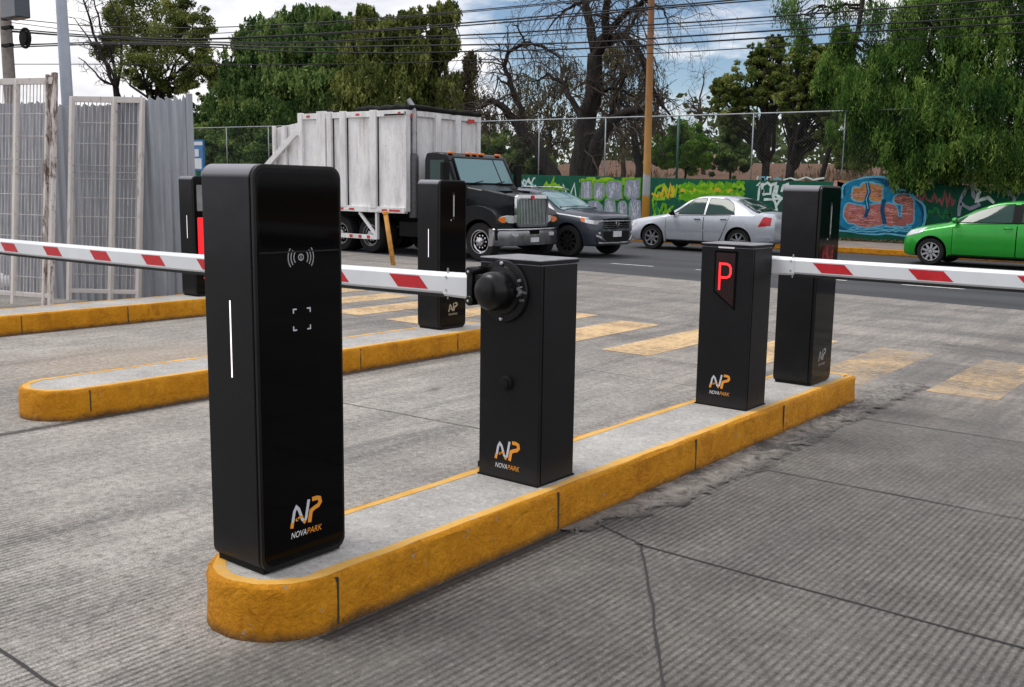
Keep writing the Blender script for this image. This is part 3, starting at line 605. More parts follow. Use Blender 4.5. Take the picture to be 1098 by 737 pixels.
# ------------------------------------------------------------------ vehicles
def pchip(xk, yk, x):
    xk = np.asarray(xk, float); yk = np.asarray(yk, float); h = np.diff(xk); d = np.diff(yk)/h; n = len(xk); mm = np.zeros(n)
    for i in range(1, n-1):
        if d[i-1]*d[i] > 0:
            w1, w2 = 2*h[i]+h[i-1], h[i]+2*h[i-1]; mm[i] = (w1+w2)/(w1/d[i-1]+w2/d[i])
    mm[0] = d[0]; mm[-1] = d[-1]
    i = np.clip(np.searchsorted(xk, x)-1, 0, n-2); t = (x-xk[i])/h[i]
    return (1+2*t)*(1-t)**2*yk[i]+t*(1-t)**2*h[i]*mm[i]+t*t*(3-2*t)*yk[i+1]+t*t*(t-1)*h[i]*mm[i+1]
class CarShell:
    """st rows: x, z_bottom, half width, z_shoulder, shoulder half width, z_top_edge, half width at top edge, z_top"""
    def __init__(s, st): s.st = np.array(sorted(st), float)
    def sec(s, x):
        zb, hw, zs, ws, ze, wt, zt = [float(pchip(s.st[:,0], s.st[:,k], x)) for k in range(1, 8)]
        zm = zs-zb
        P = [(0,zb),(.8*hw,zb),(.93*hw,zb+.03),(.975*hw,zb+.2*zm),(hw,zb+.55*zm),(.995*hw,zb+.8*zm),(ws+.012,zs-.03),(ws,zs)]
        for k in (.35, .7): P.append((ws+(wt-ws)*k**1.15, zs+(ze-zs)*k))
        P += [(wt,ze),(.86*wt,ze+.55*(zt-ze)),(.6*wt,ze+.86*(zt-ze)),(.3*wt,ze+.97*(zt-ze)),(0,zt)]
        return P
    def y(s, x, z):
        P = s.sec(x)[2:11]; return float(np.interp(z, [p[1] for p in P], [p[0] for p in P]))
    def ztop(s, x, y):
        P = s.sec(x)[7:][::-1]; return float(np.interp(abs(y), [p[0] for p in P], [p[1] for p in P]))
    def body(s, up=5):
        xs = []; X = s.st[:,0]
        for a, b in zip(X[:-1], X[1:]): xs += list(np.linspace(a, b, up, endpoint=False))
        xs.append(X[-1]); rows = []
        for x in xs:
            h = s.sec(x); rows.append([(x, -p[0], p[1]) for p in h]+[(x, p[0], p[1]) for p in h[::-1][1:-1]])
        n = len(rows[0]); m = MB(); k = len(rows)
        m.add([p for r in rows for p in r], [(i*n+j, i*n+(j+1)%n, (i+1)*n+(j+1)%n, (i+1)*n+j) for i in range(k-1) for j in range(n)])
        m.f += [tuple(range(n)), tuple((k-1)*n+j for j in range(n))[::-1]]; m.m += [0, 0]
        return m
    def patch(s, poly, side, off, nx=14, nz=5, m=0, mb=None):
        """patch of the flank bounded by a convex polygon in (x,z), lifted by off"""
        x0, x1 = min(p[0] for p in poly), max(p[0] for p in poly); rows = []
        for i in range(nx+1):
            x = x0+(x1-x0)*min(max(i/nx, .0005), .9995); zz = []
            for a, b in zip(poly, poly[1:]+poly[:1]):
                if (a[0]-x)*(b[0]-x) <= 0 and abs(a[0]-b[0]) > 1e-6: zz.append(a[1]+(b[1]-a[1])*(x-a[0])/(b[0]-a[0]))
            lo, hi = min(zz), max(zz)
            rows.append([(x, side*(s.y(x, lo+(hi-lo)*j/nz)+off), lo+(hi-lo)*j/nz) for j in range(nz+1)])
        return (mb or MB()).grid(rows, m)
    def screen(s, xa, xb, wa, wb, off, nx=6, ny=12, y0=-1., y1=1.):
        rows = []
        for i in range(nx+1):
            x = xa+(xb-xa)*i/nx; w = wa+(wb-wa)*i/nx
            rows.append([(x, w*(y0+(y1-y0)*j/ny), s.ztop(x, w*(y0+(y1-y0)*j/ny))+off) for j in range(ny+1)])
        return MB().grid(rows)
def boolean_cut(o, cuts):
    for c in cuts:
        md = o.modifiers.new('cut', 'BOOLEAN'); md.object = c; md.operation = 'DIFFERENCE'; md.solver = 'EXACT'; md.material_mode = 'TRANSFER'
    dg = bpy.context.evaluated_depsgraph_get(); dg.update()
    me = bpy.data.meshes.new_from_object(o.evaluated_get(dg)); o.modifiers.clear(); o.data = me
    for c in cuts: bpy.data.objects.remove(c)
    me.polygons.foreach_set('use_smooth', [True]*len(me.polygons)); me.set_sharp_from_angle(angle=math.radians(38))
def wheel(parent, x, y, z, r, w, side, spokes, rr=.68, twin=False, kind=0, rimmat='rim'):
    """side: outward direction (+1/-1 along y)"""
    o = MB().lathe([(rr*r,-w/2),(r*.93,-w/2),(r*.985,-w/2+.02),(r,-w/4),(r,w/4),(r*.985,w/2-.02),(r*.93,w/2),(rr*r,w/2)], (0,0,0), 'y', 36, closed=True).build('wheel', 'tyre', parent, smooth=40, loc=(x,y,z))
    m = MB(); f = side*w/2; R = rr*r
    m.lathe([(R*1.02,f*.4),(R*1.02,f*.98),(R*.93,f*.98),(R*.88,f*.55)], (0,0,0), 'y', 36, 0, closed=True)
    m.lathe([(R*.9,f*.45),(0,f*.45)], (0,0,0), 'y', 24, 1)
    if kind == 0:
        for k in range(spokes):
            a = 2*PI*k/spokes+.3; c, s_ = math.cos(a), math.sin(a); hw = R*.16
            p = lambda rad, t: (rad*c-t*s_, rad*s_+t*c)
            q = [p(.1*R,-hw*.9), p(.92*R,-hw*.62), p(.92*R,hw*.62), p(.1*R,hw*.9)]
            m.prism(q, 'y', f*.55, f*.86)
        m.lathe([(R*.24,f*.6),(R*.22,f*.92),(0,f*.94)], (0,0,0), 'y', 16, 0)
    else:
        m.lathe([(R*.92,f*.6),(R*.66,f*.3),(R*.62,f*.35),(R*.40,f*.42),(R*.36,f*1.05),(R*.2,f*1.2),(0,f*1.22)], (0,0,0), 'y', 28, 0, closed=True)
        for k in range(10):
            a = 2*PI*k/10; m.lathe([(R*.085,f*.40),(R*.085,f*.62),(0,f*.64)], (R*.52*math.cos(a),0,R*.52*math.sin(a)), 'y', 8, 0)
            m.lathe([(R*.085,f*.47),(0,f*.48)], (R*.78*math.cos(a+.3),0,R*.78*math.sin(a+.3)), 'y', 8, 1)
    m.build('rim', [rimmat, 'gap'], o, smooth=35)
    return o
def car(name, label, loc, rz, st, paint, wb, r, wins, screens, doors, extra, spokes=6, rimmat='rim', cat='car', tw=.20):
    t = thing(name, label, cat, loc, rz); sh = CarShell(st)
    b = sh.body().build('body', [paint, 'matte'], t, smooth=True)
    cuts = []
    for x in wb:
        for sd in (1, -1):
            hw = sh.y(x, r*1.3)
            c = MB().lathe([(0,-.24),(r+.055,-.24),(r+.055,.2),(0,.2)], (x, sd*hw, r), 'y', 40).build('cut', 'matte')
            cuts.append(c)
    bpy.context.view_layer.update()
    for c in cuts: c.matrix_world = t.matrix_world.copy()
    bpy.context.view_layer.update(); boolean_cut(b, cuts)
    for x in wb:
        for sd in (1, -1): wheel(t, x, sd*(sh.y(x, r*1.3)-tw/2-.012), r, r, tw, sd, spokes, rimmat=rimmat)
    for sd in (1, -1):
        for poly in wins:
            c = (sum(p[0] for p in poly)/len(poly), sum(p[1] for p in poly)/len(poly))
            big = [(c[0]+(p[0]-c[0])*1.05, c[1]+(p[1]-c[1])*1.09) for p in poly]
            w = sh.patch(poly, sd, .006).build('side_window', 'carglass', t, smooth=True)
            sh.patch(big, sd, .0035).build('window_frame', 'matte', w, smooth=True)
        for poly in doors:
            c = (sum(p[0] for p in poly)/len(poly), sum(p[1] for p in poly)/len(poly))
            d = sh.patch(poly, sd, .0065, 14, 8).build('door', paint, t, smooth=True)
            big = [(p[0]+math.copysign(.014, p[0]-c[0]), p[1]+math.copysign(.014, p[1]-c[1])) for p in poly]
            sh.patch(big, sd, .0035, 14, 8).build('door_gap', 'gap', d, smooth=True)
            xh = min(p[0] for p in poly)+.17; zh = max(p[1] for p in poly)-.10; y = sh.y(xh, zh)
            h = MB().tube([(xh-.085, sd*(y+.008), zh), (xh-.05, sd*(y+.035), zh+.004), (xh+.05, sd*(y+.035), zh+.004), (xh+.085, sd*(y+.008), zh)], .014, 6)
            h.build('door_handle', extra.get('handle', 'plastic'), d, smooth=True)
        xm, zm = extra['mirror']; y = sh.y(xm, zm)
        mi = MB().lathe([(0,-.06),(.07,-.05),(.095,-.01),(.095,.03),(0,.035)], (0,0,0), 'x', 14)
        mi = mi.build('side_mirror', extra.get('mirrormat', 'plastic'), t, smooth=30, loc=(xm, sd*(y+.13), zm+.05)); mi.scale = (-1, 1.1, .72)
        MB().beam((xm, sd*(y-.02), zm+.01), (xm, sd*(y+.1), zm+.04), .05, .03).build('mirror_arm', 'plastic', t)
        hl_ = sh.patch(extra['headlight'], sd, .006, 10, 4).build('headlight', 'lamp', t, smooth=True)
        if 'indicator' in extra: sh.patch(extra['indicator'], sd, .010, 6, 3).build('indicator', 'amber', hl_, smooth=True)
        sh.patch(extra['taillight'], sd, .006, 8, 4).build('taillight', 'redlamp', t, smooth=True)
        if 'trim' in extra: sh.patch(extra['trim'], sd, .010, 20, 1).build('side_trim', extra.get('trimmat', paint), t)
        xs, zs = extra['sill']; sh.patch([(xs[0],zs[0]),(xs[1],zs[0]),(xs[1],zs[1]),(xs[0],zs[1])], sd, .004, 16, 1).build('sill', extra.get('sillmat', 'matte'), t)
    for nm, (xa, xb, wa, wb_) in screens.items():
        w = sh.screen(xa, xb, wa, wb_, .006).build(nm, extra.get('glass', 'carglass'), t, smooth=True)
        ex = .05 if xa > xb else -.05
        sh.screen(xa+ex*.8, xb-ex*.5, wa*1.045, wb_*1.05, .003).build('screen_frame', 'matte', w, smooth=True)
    return t, sh

# silver saloon facing left: local +x is its nose
sedan_st = [(2.20,.30,.50,.50,.46,.60,.40,.62),(2.13,.24,.66,.55,.62,.68,.55,.70),(1.95,.21,.78,.62,.74,.75,.66,.775),(1.55,.20,.845,.74,.79,.83,.70,.86),(1.15,.20,.868,.83,.82,.89,.72,.925),
 (.92,.20,.87,.88,.825,.93,.74,.965),(.60,.20,.87,.91,.83,1.08,.68,1.13),(.25,.20,.87,.92,.83,1.31,.60,1.355),(-.10,.20,.87,.93,.83,1.40,.57,1.44),(-.55,.20,.87,.94,.83,1.405,.565,1.452),(-1.0,.20,.868,.95,.83,1.345,.57,1.40),
 (-1.35,.21,.865,.965,.825,1.20,.62,1.26),(-1.72,.22,.855,.985,.81,1.03,.70,1.08),(-1.95,.26,.83,.98,.78,1.02,.70,1.055),(-2.12,.32,.78,.93,.73,.98,.68,1.03),(-2.19,.40,.70,.88,.66,.92,.60,.94)]
t, sh = car('parked_car', 'silver four-door saloon stopped by the graffiti wall', (-12.66,23.77,0), PI, sedan_st, 'silverpaint', (1.27,-1.26), .315,
    [[(.66,.955),(.12,1.345),(-.24,1.375),(-.24,.975)],[(-.33,.975),(-.33,1.375),(-.80,1.365),(-1.03,1.25),(-1.12,1.0)]],
    {'windscreen':(.92,.22,.70,.56),'rear_window':(-1.72,-1.10,.66,.55)},
    [[(.83,.29),(.83,.90),(-.27,.935),(-.27,.29)],[(-.29,.29),(-.29,.935),(-1.02,.95),(-.82,.50),(-.72,.29)]],
    dict(mirror=(.62,.93), headlight=[(2.16,.56),(2.10,.68),(1.78,.74),(1.86,.60)], taillight=[(-1.80,.70),(-1.93,.96),(-2.12,.93),(-2.12,.74)], trim=[(.86,.52),(.86,.56),(-.86,.58),(-.86,.54)], sill=((.84,-.80),(.20,.27)), sillmat='gap'), spokes=7)
m = MB().box(-2.20,-2.10,-.26,.26,.55,.68); m.build('number_plate', 'plate', t)
sh.patch([(-1.76,.36),(-2.16,.36),(-2.16,.52),(-1.76,.52)], 1, .012, 8, 2).build('bumper_strip', 'silverpaint', t); sh.patch([(-1.76,.36),(-2.16,.36),(-2.16,.52),(-1.76,.52)], -1, .012, 8, 2).build('bumper_strip', 'silverpaint', t)

# green hatchback facing left, its tail beyond the right edge of the picture
hatch_st = [(1.98,.28,.46,.50,.44,.58,.36,.60),(1.92,.22,.64,.58,.60,.68,.50,.71),(1.72,.19,.78,.70,.73,.80,.60,.835),(1.35,.19,.835,.80,.78,.885,.64,.92),(1.0,.19,.845,.87,.80,.95,.66,.99),(.72,.19,.85,.91,.81,1.08,.64,1.12),(.35,.19,.85,.94,.81,1.27,.58,1.315),(-.05,.19,.85,.965,.81,1.405,.55,1.445),
 (-.5,.19,.85,.99,.81,1.45,.54,1.49),(-1.0,.19,.85,1.01,.81,1.43,.545,1.475),(-1.5,.20,.845,1.03,.80,1.33,.56,1.39),(-1.8,.22,.83,1.03,.77,1.18,.60,1.23),(-1.98,.28,.79,.98,.73,1.03,.62,1.06),(-2.06,.38,.70,.90,.66,.95,.58,.98)]
t, sh = car('parked_car', 'bright green hatchback cut off by the right edge of the photo', (-5.46,24.05,0), PI, hatch_st, 'greenpaint', (1.27,-1.27), .305,
    [[(.86,.985),(.30,1.25),(-.05,1.375),(-.42,1.405),(-.48,1.015)],[(-.58,1.02),(-.54,1.41),(-1.10,1.385),(-1.40,1.25),(-1.36,1.06)]],
    {'windscreen':(1.0,.02,.62,.53),'rear_window':(-1.86,-1.5,.58,.5)},
    [[(.86,.27),(.90,.93),(-.52,.985),(-.52,.27)],[(-.54,.27),(-.54,.985),(-1.30,1.02),(-.95,.55),(-.86,.27)]],
    dict(mirror=(.76,.975), mirrormat='greenpaint', headlight=[(1.90,.62),(1.80,.76),(1.38,.86),(1.52,.72)], taillight=[(-1.78,.72),(-1.86,1.0),(-2.02,.96),(-2.02,.74)], sill=((.88,-.90),(.19,.25)), sillmat='gap', handle='greenpaint'), spokes=9)
MB().box(1.80,1.965,-.40,.40,.30,.42).build('lower_grille', 'gap', t, bevel=.02)
for sd in (1,-1): sh.patch([(-.41,1.0),(-.41,1.40),(-.60,1.40),(-.60,1.0)], sd, .0075, 4, 6).build('pillar_trim', 'matte', t, smooth=True)

# dark grey sport-utility car facing right behind the truck bonnet
suv_st = [(1.89,.32,.60,.74,.58,.88,.52,.91),(1.84,.28,.74,.82,.70,.93,.62,.96),(1.70,.26,.86,.88,.81,.965,.69,1.0),(1.45,.26,.90,.91,.84,.99,.71,1.03),(1.02,.26,.91,.96,.85,1.02,.74,1.07),(.78,.26,.915,.98,.86,1.06,.74,1.11),(.42,.26,.915,1.0,.86,1.27,.68,1.32),(.05,.26,.915,1.01,.86,1.43,.63,1.475),(-.5,.26,.915,1.03,.86,1.49,.62,1.54),(-1.2,.26,.91,1.06,.86,1.47,.62,1.53),(-1.8,.28,.90,1.08,.84,1.38,.62,1.45),(-2.2,.32,.87,1.06,.80,1.16,.66,1.22),(-2.4,.42,.78,.98,.74,1.02,.66,1.06)]
t, sh = car('parked_car', 'dark grey sport-utility car half hidden behind the black truck bonnet', (-14.60,19.36,0), 0, suv_st, 'greypaint', (1.13,-1.45), .365,
    [[(.62,1.03),(.10,1.36),(-.35,1.44),(-.38,1.05)],[(-.48,1.06),(-.45,1.45),(-1.05,1.45),(-1.15,1.09)],[(-1.25,1.10),(-1.18,1.44),(-1.7,1.35),(-1.8,1.12)]],
    {'windscreen':(.86,.10,.70,.60),'rear_window':(-2.2,-1.9,.60,.56)},
    [[(.72,.36),(.74,.97),(-.42,1.02),(-.42,.36)],[(-.44,.36),(-.44,1.02),(-1.2,1.05),(-1.0,.6),(-.9,.36)]],
    dict(mirror=(.55,1.02), mirrormat='greypaint', headlight=[(1.86,.755),(1.82,.84),(1.42,.925),(1.52,.81)], indicator=[(1.60,.80),(1.58,.89),(1.43,.92),(1.52,.82)], taillight=[(-2.0,.8),(-2.1,1.1),(-2.34,1.0),(-2.3,.8)], sill=((.74,-1.0),(.26,.40)), glass='windscreen'), spokes=10, rimmat='matte')
fx = lambda y, z: 1.893-.34*max(0, abs(y)-.45)**1.3
def front(m, ys, zs, off, k=0):
    return m.grid([[(fx(y, z)+off, y, z) for y in np.linspace(ys[0], ys[1], 15)] for z in np.linspace(zs[0], zs[1], 4)], k)
gr = front(MB(), (-.56,.56), (.66,.88), .012).build('grille', 'gap', t, smooth=True)
m = MB()
for z in (.69,.73,.77): m.tube([(fx(y,z)+.016, y, z) for y in np.linspace(-.52,.52,13)], .006, 5)
m.tube([(fx(y,.83)+.022, y, .83) for y in np.linspace(-.60,.60,15)], .020, 6); m.split('grille_bar', 'dullchrome', gr, smooth=True)
m = MB().lathe([(.062,-.0),(.074,.012),(.062,.02)], (1.905,0,.78), 'x', 20, closed=True); m.stroke([(-.045,.055),(-.012,-.0),(.012,-.0),(.045,.055)], .022, lambda u,v: (1.925,u,.78+v)); m.stroke([(-.045,-.055),(-.012,-.0),(.012,0),(.045,-.055)], .022, lambda u,v: (1.925,u,.78+v)); m.build('emblem', 'chrome', gr)
front(MB(), (-.74,.74), (.36,.60), .012).build('lower_intake', 'matte', t, smooth=True)
m = MB().tube([(fx(y,.32)+.03, y, .325+.02*abs(y)) for y in np.linspace(-.70,.70,15)], .030, 6); m.build('skid_trim', 'dullchrome', t, smooth=True)
MB().box(1.907,1.925,-.17,.17,.47,.60).build('number_plate', 'plate', t)
hl2 = MB()
for sd in (1,-1): hl2.grid([[(fx(y,z)+.010, sd*y, z) for z in (.76,.80,.85)] for y in np.linspace(.585,.80,6)])
hl2.split('headlamp_lens', 'lamp', t, smooth=True)
for sd in (1,-1):
    MB().tube([(fx(.50,.42)+.03, sd*.50, .36), (fx(.64,.46)+.03, sd*.64, .46), (fx(.74,.5)+.02, sd*.76, .50)], .038, 6).build('fog_lamp_trim', 'dullchrome', t, smooth=True)
    MB().lathe([(.035,0),(.03,.03),(0,.034)], (fx(.66,.5)+.0, sd*.66, .56), 'x', 12).build('fog_lamp', 'lamp', t)
    MB().tube([(.05,sd*.60,1.52),(-.2,sd*.60,1.575),(-1.5,sd*.60,1.57),(-1.8,sd*.6,1.49)], .018, 6).build('roof_rail', 'dullchrome', t, smooth=True)

# ------------------------------------------------------------------ black bonneted truck with the tall white box
TX, TY = -13.33, 16.86
t = thing('box_truck', 'black bonneted truck with a tall dirty white ribbed load box', 'truck', (TX,TY,0))
cab = MB().prism([(-1.12,.72),(-1.12,1.52),(-1.18,1.60),(-1.46,2.17),(-1.56,2.245),(-1.75,2.27),(-2.08,2.25),(-2.13,2.1),(-2.13,.72)], 'y', -1.0, 1.0).build('cab', 'truckpaint', t, smooth=30, bevel=.045, seg=3)
def wpt(u, v):                                                       # windscreen plane
    return (-1.172+.012-.282*v+.010, u*(.93-.06*v), 1.61+.55*v)
for u0, u1 in ((-.93,.50),(.54,.93)):
    rows = [[wpt(u0+(u1-u0)*i/8, v) for i in range(9)] for v in (.04, .5, .97)]
    MB().grid(rows).build('windscreen', 'windscreen', t)
MB().grid([[(p[0]-.004, p[1], p[2]) for p in [wpt(-.98+1.96*i/8, v) for i in range(9)]] for v in (.0, .5, 1.01)]).build('windscreen_frame', 'matte', t)
m = MB()
for y0 in (-.5,.3): m.beam(tuple(np.add(wpt(y0,.03),(.012,0,0))), tuple(np.add(wpt(y0+.34,.12),(.014,0,0))), .012, .012)
m.split('wiper', 'matte', t)
for sd in (1,-1):
    d = MB().box(-2.02,-1.16,sd*1.0-.006,sd*1.0+.006,.80,1.56).build('door', 'truckpaint', t, bevel=.004)
    MB().prism([(-1.27,1.62),(-1.50,2.10),(-1.95,2.10),(-1.95,1.62)], 'y', sd*1.0-.004, sd*1.0+.008).build('side_window', 'carglass', t)
    MB().box(-1.98,-1.84,sd*1.0-.01,sd*1.0+.03,1.42,1.46).build('door_handle', 'chrome', d)
    MB().box(-1.95,-1.35,sd*1.0-.1,sd*1.0+.05,.36,.42).box(-1.95,-1.35,sd*1.0-.1,sd*1.0+.05,.62,.68).split('step', 'dullchrome', t, bevel=.008)
    mi = MB().prism(rrect(sd*1.22-.10,sd*1.22+.10,1.56,2.06,.04), 'x', -1.36, -1.26).build('side_mirror', 'matte', t, bevel=.015)
    MB().tube([(-1.3,sd*.98,2.08),(-1.31,sd*1.22,2.10),(-1.31,sd*1.22,1.52),(-1.3,sd*.98,1.58)], .016, 6).build('mirror_bracket', 'matte', mi)
for y in (-.78,-.22,0,.22,.78):
    MB().prism(rrect(y-.065,y+.065,2.235,2.285,.02), 'x', -1.60, -1.50).build('roof_lamp', 'amber', t, bevel=.01)
hood_st = [(.02,.86,.55,1.20,.55,1.34,.53,1.385),(-.08,.80,.60,1.24,.585,1.37,.55,1.405),(-.40,.80,.66,1.28,.635,1.42,.59,1.46),(-.80,.80,.72,1.34,.70,1.49,.64,1.53),(-1.14,.80,.80,1.42,.78,1.55,.70,1.60)]
hs = CarShell(hood_st); hs.body(5).build('bonnet', 'truckpaint', t, smooth=50)
m = MB()
for sd in (1,-1): m.prism([(-.30,sd*.30-.12),(-.62,sd*.30-.17),(-.62,sd*.30+.17),(-.30,sd*.30+.12)], 'z', 1.435, 1.475)
m.split('bonnet_vent', 'gap', t, bevel=.008)
for sd in (1,-1):
    arch = [(-.47+.475*math.cos(a), .40+.475*math.sin(a)) for a in np.linspace(PI*.97, .10, 18)]
    P = [(-1.12,.50)]+arch+[(.0,.56),(.015,.80),(-.02,.97),(-.12,1.06),(-.34,1.14),(-.62,1.16),(-.90,1.12),(-1.12,1.05)]
    MB().prism(P, 'y', sd*.52, sd*1.09).build('fender', 'truckpaint', t, smooth=35, bevel=.06, seg=4)
    hl = MB().prism([(.5,.80),(.5,.955),(.72,.965),(.98,.93),(1.04,.86),(1.0,.80)], 'x', 0, .05)
    hl.v = [(v[0]-.02-.10*max(0,v[1]-.5)**1.2, v[1]*sd, v[2]) for v in hl.v]; hl.build('headlight', 'lamp', t, bevel=.012)
    hl = MB().prism([(.80,.815),(.80,.945),(.98,.92),(1.03,.86),(.99,.815)], 'x', 0, .02); hl.v = [(v[0]+.026-.10*max(0,v[1]-.5)**1.2, v[1]*sd, v[2]) for v in hl.v]; hl.build('indicator', 'amber', t)
    MB().box(-1.0,-.2,sd*.6,sd*.66,.3,1.0).build('wheel_well', 'gap', t)
    wheel(t, -.47, sd*.93, .405, .405, .24, sd, 0, .62, kind=1, rimmat='chrome')
fr = MB()
gy0, gy1, gz0, gz1 = -.53, .56, .72, 1.40
o_ = rrect(gy0,gy1,gz0,gz1,.10,6); i_ = rrect(gy0+.05,gy1-.05,gz0+.05,gz1-.075,.06,6)
fr.grid([[(.035,*p) for p in o_+o_[:1]], [(.10,*p) for p in o_+o_[:1]], [(.105,*p) for p in i_+i_[:1]], [(.03,*p) for p in i_+i_[:1]]]); g = fr.build('grille_surround', 'chrome', t, smooth=30)
MB().box(.0,.045,gy0+.04,gy1-.04,gz0+.04,gz1-.06).build('grille_back', 'gap', g)
m = MB(); 
for y in np.linspace(gy0+.085, gy1-.085, 19): m.box(.046,.075,y-.011,y+.011,gz0+.05,gz1-.07)
m.build('grille_slats', 'zinc', g)
MB().prism([(-.035,1.30),(-.05,1.37),(.0,1.395),(.05,1.37),(.035,1.30)], 'x', .10, .125).build('emblem', 'redred', g, bevel=.004)
bp = MB(); rows = []
for y in np.linspace(-1.12, 1.12, 25):
    x = .16-.22*(abs(y)/1.12)**3; q = [(x-.10,.33),(x-.01,.335),(x+.005,.36),(x+.01,.60),(x-.005,.665),(x-.03,.69),(x-.10,.69)]
    rows.append([(a, y, z) for a, z in q]+[(q[0][0], y, q[0][1])])
bp.grid(rows); bp.poly(rows[0][:-1]); bp.poly(rows[-1][:-1]); b = bp.build('bumper', 'dullchrome', t, smooth=35)
m = MB().tube([(.165-.22*(abs(y)/1.12)**3, y, .672) for y in np.linspace(-1.12,1.12,21)], .02, 6); m.build('bumper_edge', 'chrome', b, smooth=True)
for y in (-.62,.62): MB().prism(rrect(y-.09,y+.09,.53,.61,.03), 'x', .10, .155).build('fog_lamp', 'lamp', b)
MB().box(.13,.176,-.16,.16,.57,.655).build('tow_slot', 'gap', b); MB().box(.14,.18,-.13,.15,.40,.50).build('number_plate', 'plate', b)
# exhaust stack
m = MB().lathe([(.0,0),(.10,0),(.105,.03),(.105,1.32),(.08,1.38),(.07,1.40)], (-2.46,-.98,.84), 'z', 16, 0)
m.tube([(-2.46,-.98,2.24),(-2.46,-.98,3.05),(-2.47,-.99,3.16),(-2.50,-1.02,3.28),(-2.55,-1.06,3.40)], [.072,.072,.072,.068,.05], 12, 1); st_ = m.build('exhaust_stack', ['stack','dullchrome'], t, smooth=35)
# chassis
m = MB().box(-7.3,-1.0,-.45,-.33,.62,.90).box(-7.3,-1.0,.33,.45,.62,.90).box(-2.9,-1.2,-1.0,-.5,.42,.74).box(-2.9,-1.2,.5,1.0,.42,.74).box(-1.2,.0,-.5,.5,.45,.8).box(-7.2,-2.2,-.95,.95,.90,.965)
m.lathe([(0,-.9),(.1,-.9),(.1,.9),(0,.9)], (-3.45,0,.42), 'y', 10); m.lathe([(0,-.9),(.1,-.9),(.1,.9),(0,.9)], (-4.5,0,.42), 'y', 10); m.build('chassis', 'matte', t)
for x in (-3.75,-4.75):
    for sd in (1,-1):
        wheel(t, x, sd*.97, .405, .405, .24, sd, 0, .62, kind=1, rimmat='dullchrome'); wheel(t, x, sd*.69, .405, .405, .24, sd, 0, .62, kind=1, rimmat='dullchrome')
# load box
bx0, bx1, by, bz0, bz1 = -6.0, -2.50, 1.20, .97, 3.13
box = MB().box(bx0,bx1,-by,by,bz0,bz1).prism([(bx0+.01,bz0),(bx0+.01,2.98),(-6.95,2.86),(-7.0,2.80),(-7.0,bz0)], 'y', -by+.02, by-.02).build('load_box', 'boxwhite', t, bevel=.01)
m = MB()
for x, w in ((-3.46,.20),(-4.46,.20),(-4.92,.16),(-5.20,.30),(-5.95,.16),(-6.55,.10),(-6.95,.09)):
    z1 = (bz1+.07 if w > .25 else bz1+.05) if x > -6 else 2.90
    for sd in (1,-1): m.box(x-w/2,x+w/2,sd*by-.002 if sd>0 else sd*by-.07, sd*by+.07 if sd>0 else sd*by+.002, bz0+.05, z1)
m.split('rib', 'boxwhite', box, bevel=.008)
m = MB()
for x, w in ((-3.46,.20),(-4.46,.20),(-4.92,.16),(-5.20,.30)): m.box(x+w/2+.002,x+w/2+.03,-by-.012,-by,bz0+.1,bz1-.1)
m.split('rib_seam', 'matte', box)
for sd in (1,-1):
    MB().box(bx0,bx1+.01,sd*by-.05,sd*by+.05,bz1-.10,bz1+.03).build('top_rail', 'boxwhite', box, bevel=.008)
    MB().box(-7.0,bx1+.01,sd*by-.06,sd*by+.06,bz0-.04,bz0+.09).build('bottom_rail', 'boxwhite', box, bevel=.008)
m = MB()
for x0, x1, k in ((-2.62,-2.95,0),(-3.02,-3.18,0),(-3.2,-3.35,1),(-4.1,-4.26,0),(-4.28,-4.44,1),(-4.46,-4.6,0),(-5.5,-5.64,0)): m.box(x1,x0,-by-.066,-by-.058,bz0-.005,bz0+.04,k)
for x0, x1, k in ((-2.6,-2.68,0),(-3.9,-4.02,0),(-4.85,-4.9,0),(-5.6,-5.72,0),(-4.2,-4.3,1)): m.box(x1,x0,-by-.056,-by-.048,bz1-.06,bz1-.015,k)
m.split('reflector', ['redred','white'], box)
m = MB().box(bx1,bx1+.06,-by-.03,by+.03,bz1-.09,bz1+.03).box(bx1,bx1+.05,-by-.03,-by+.10,bz0,bz1).box(bx1,bx1+.05,by-.10,by+.03,bz0,bz1)
for y in (-.25,.42): m.box(bx1,bx1+.09,y-.09,y+.09,bz0,bz1-.02)
m.split('front_rib', 'boxwhite', box, bevel=.008)
m = MB()
for y in (-.12,.56): m.box(bx1,bx1+.025,y-.028,y+.028,bz0+.2,bz1-.1)
m.box(bx1-.6,bx1+.012,-by-.055,-by-.05,bz1-.085,bz1-.05); m.split('front_shadow_seam', 'matte', box)
m = MB()
for y0, y1 in ((-1.1,-.9),(.75,.98)): m.box(bx1+.06,bx1+.068,y0,y1,bz1-.12,bz1-.04)
m.split('front_reflector', 'redred', box)
rr = random.Random(5); m = MB()
pts = [(x, -by+.10+rr.uniform(-.03,.03), bz1+.075+rr.uniform(-.015,.03)) for x in np.linspace(-4.2,-2.5,12)]; m.tube(pts, [.03+.045*min(1,i/3)+rr.uniform(-.01,.012) for i in range(12)], 8)
pts = [(-2.46, y, bz1+.085+rr.uniform(-.012,.02)) for y in np.linspace(-1.15,1.15,14)]; m.tube(pts, [.06+rr.uniform(-.012,.012) for _ in pts], 8)
pts = [(x, -by+.15, bz1+.04+.05*math.sin((x+6)*2.2)) for x in np.linspace(-5.9,-4.2,12)]; m.tube(pts, .022, 6)
m.split('tarpaulin', 'matte', box, smooth=True)
m = MB().beam((-6.03,-by-.105,2.72),(-7.25,-by-.105,1.90),.06,.14).beam((-6.03,by+.105,2.72),(-7.25,by+.105,1.90),.06,.14).box(-7.3,-7.2,-by,by,1.8,1.95); m.split('tail_brace', 'boxwhite', t, bevel=.006)
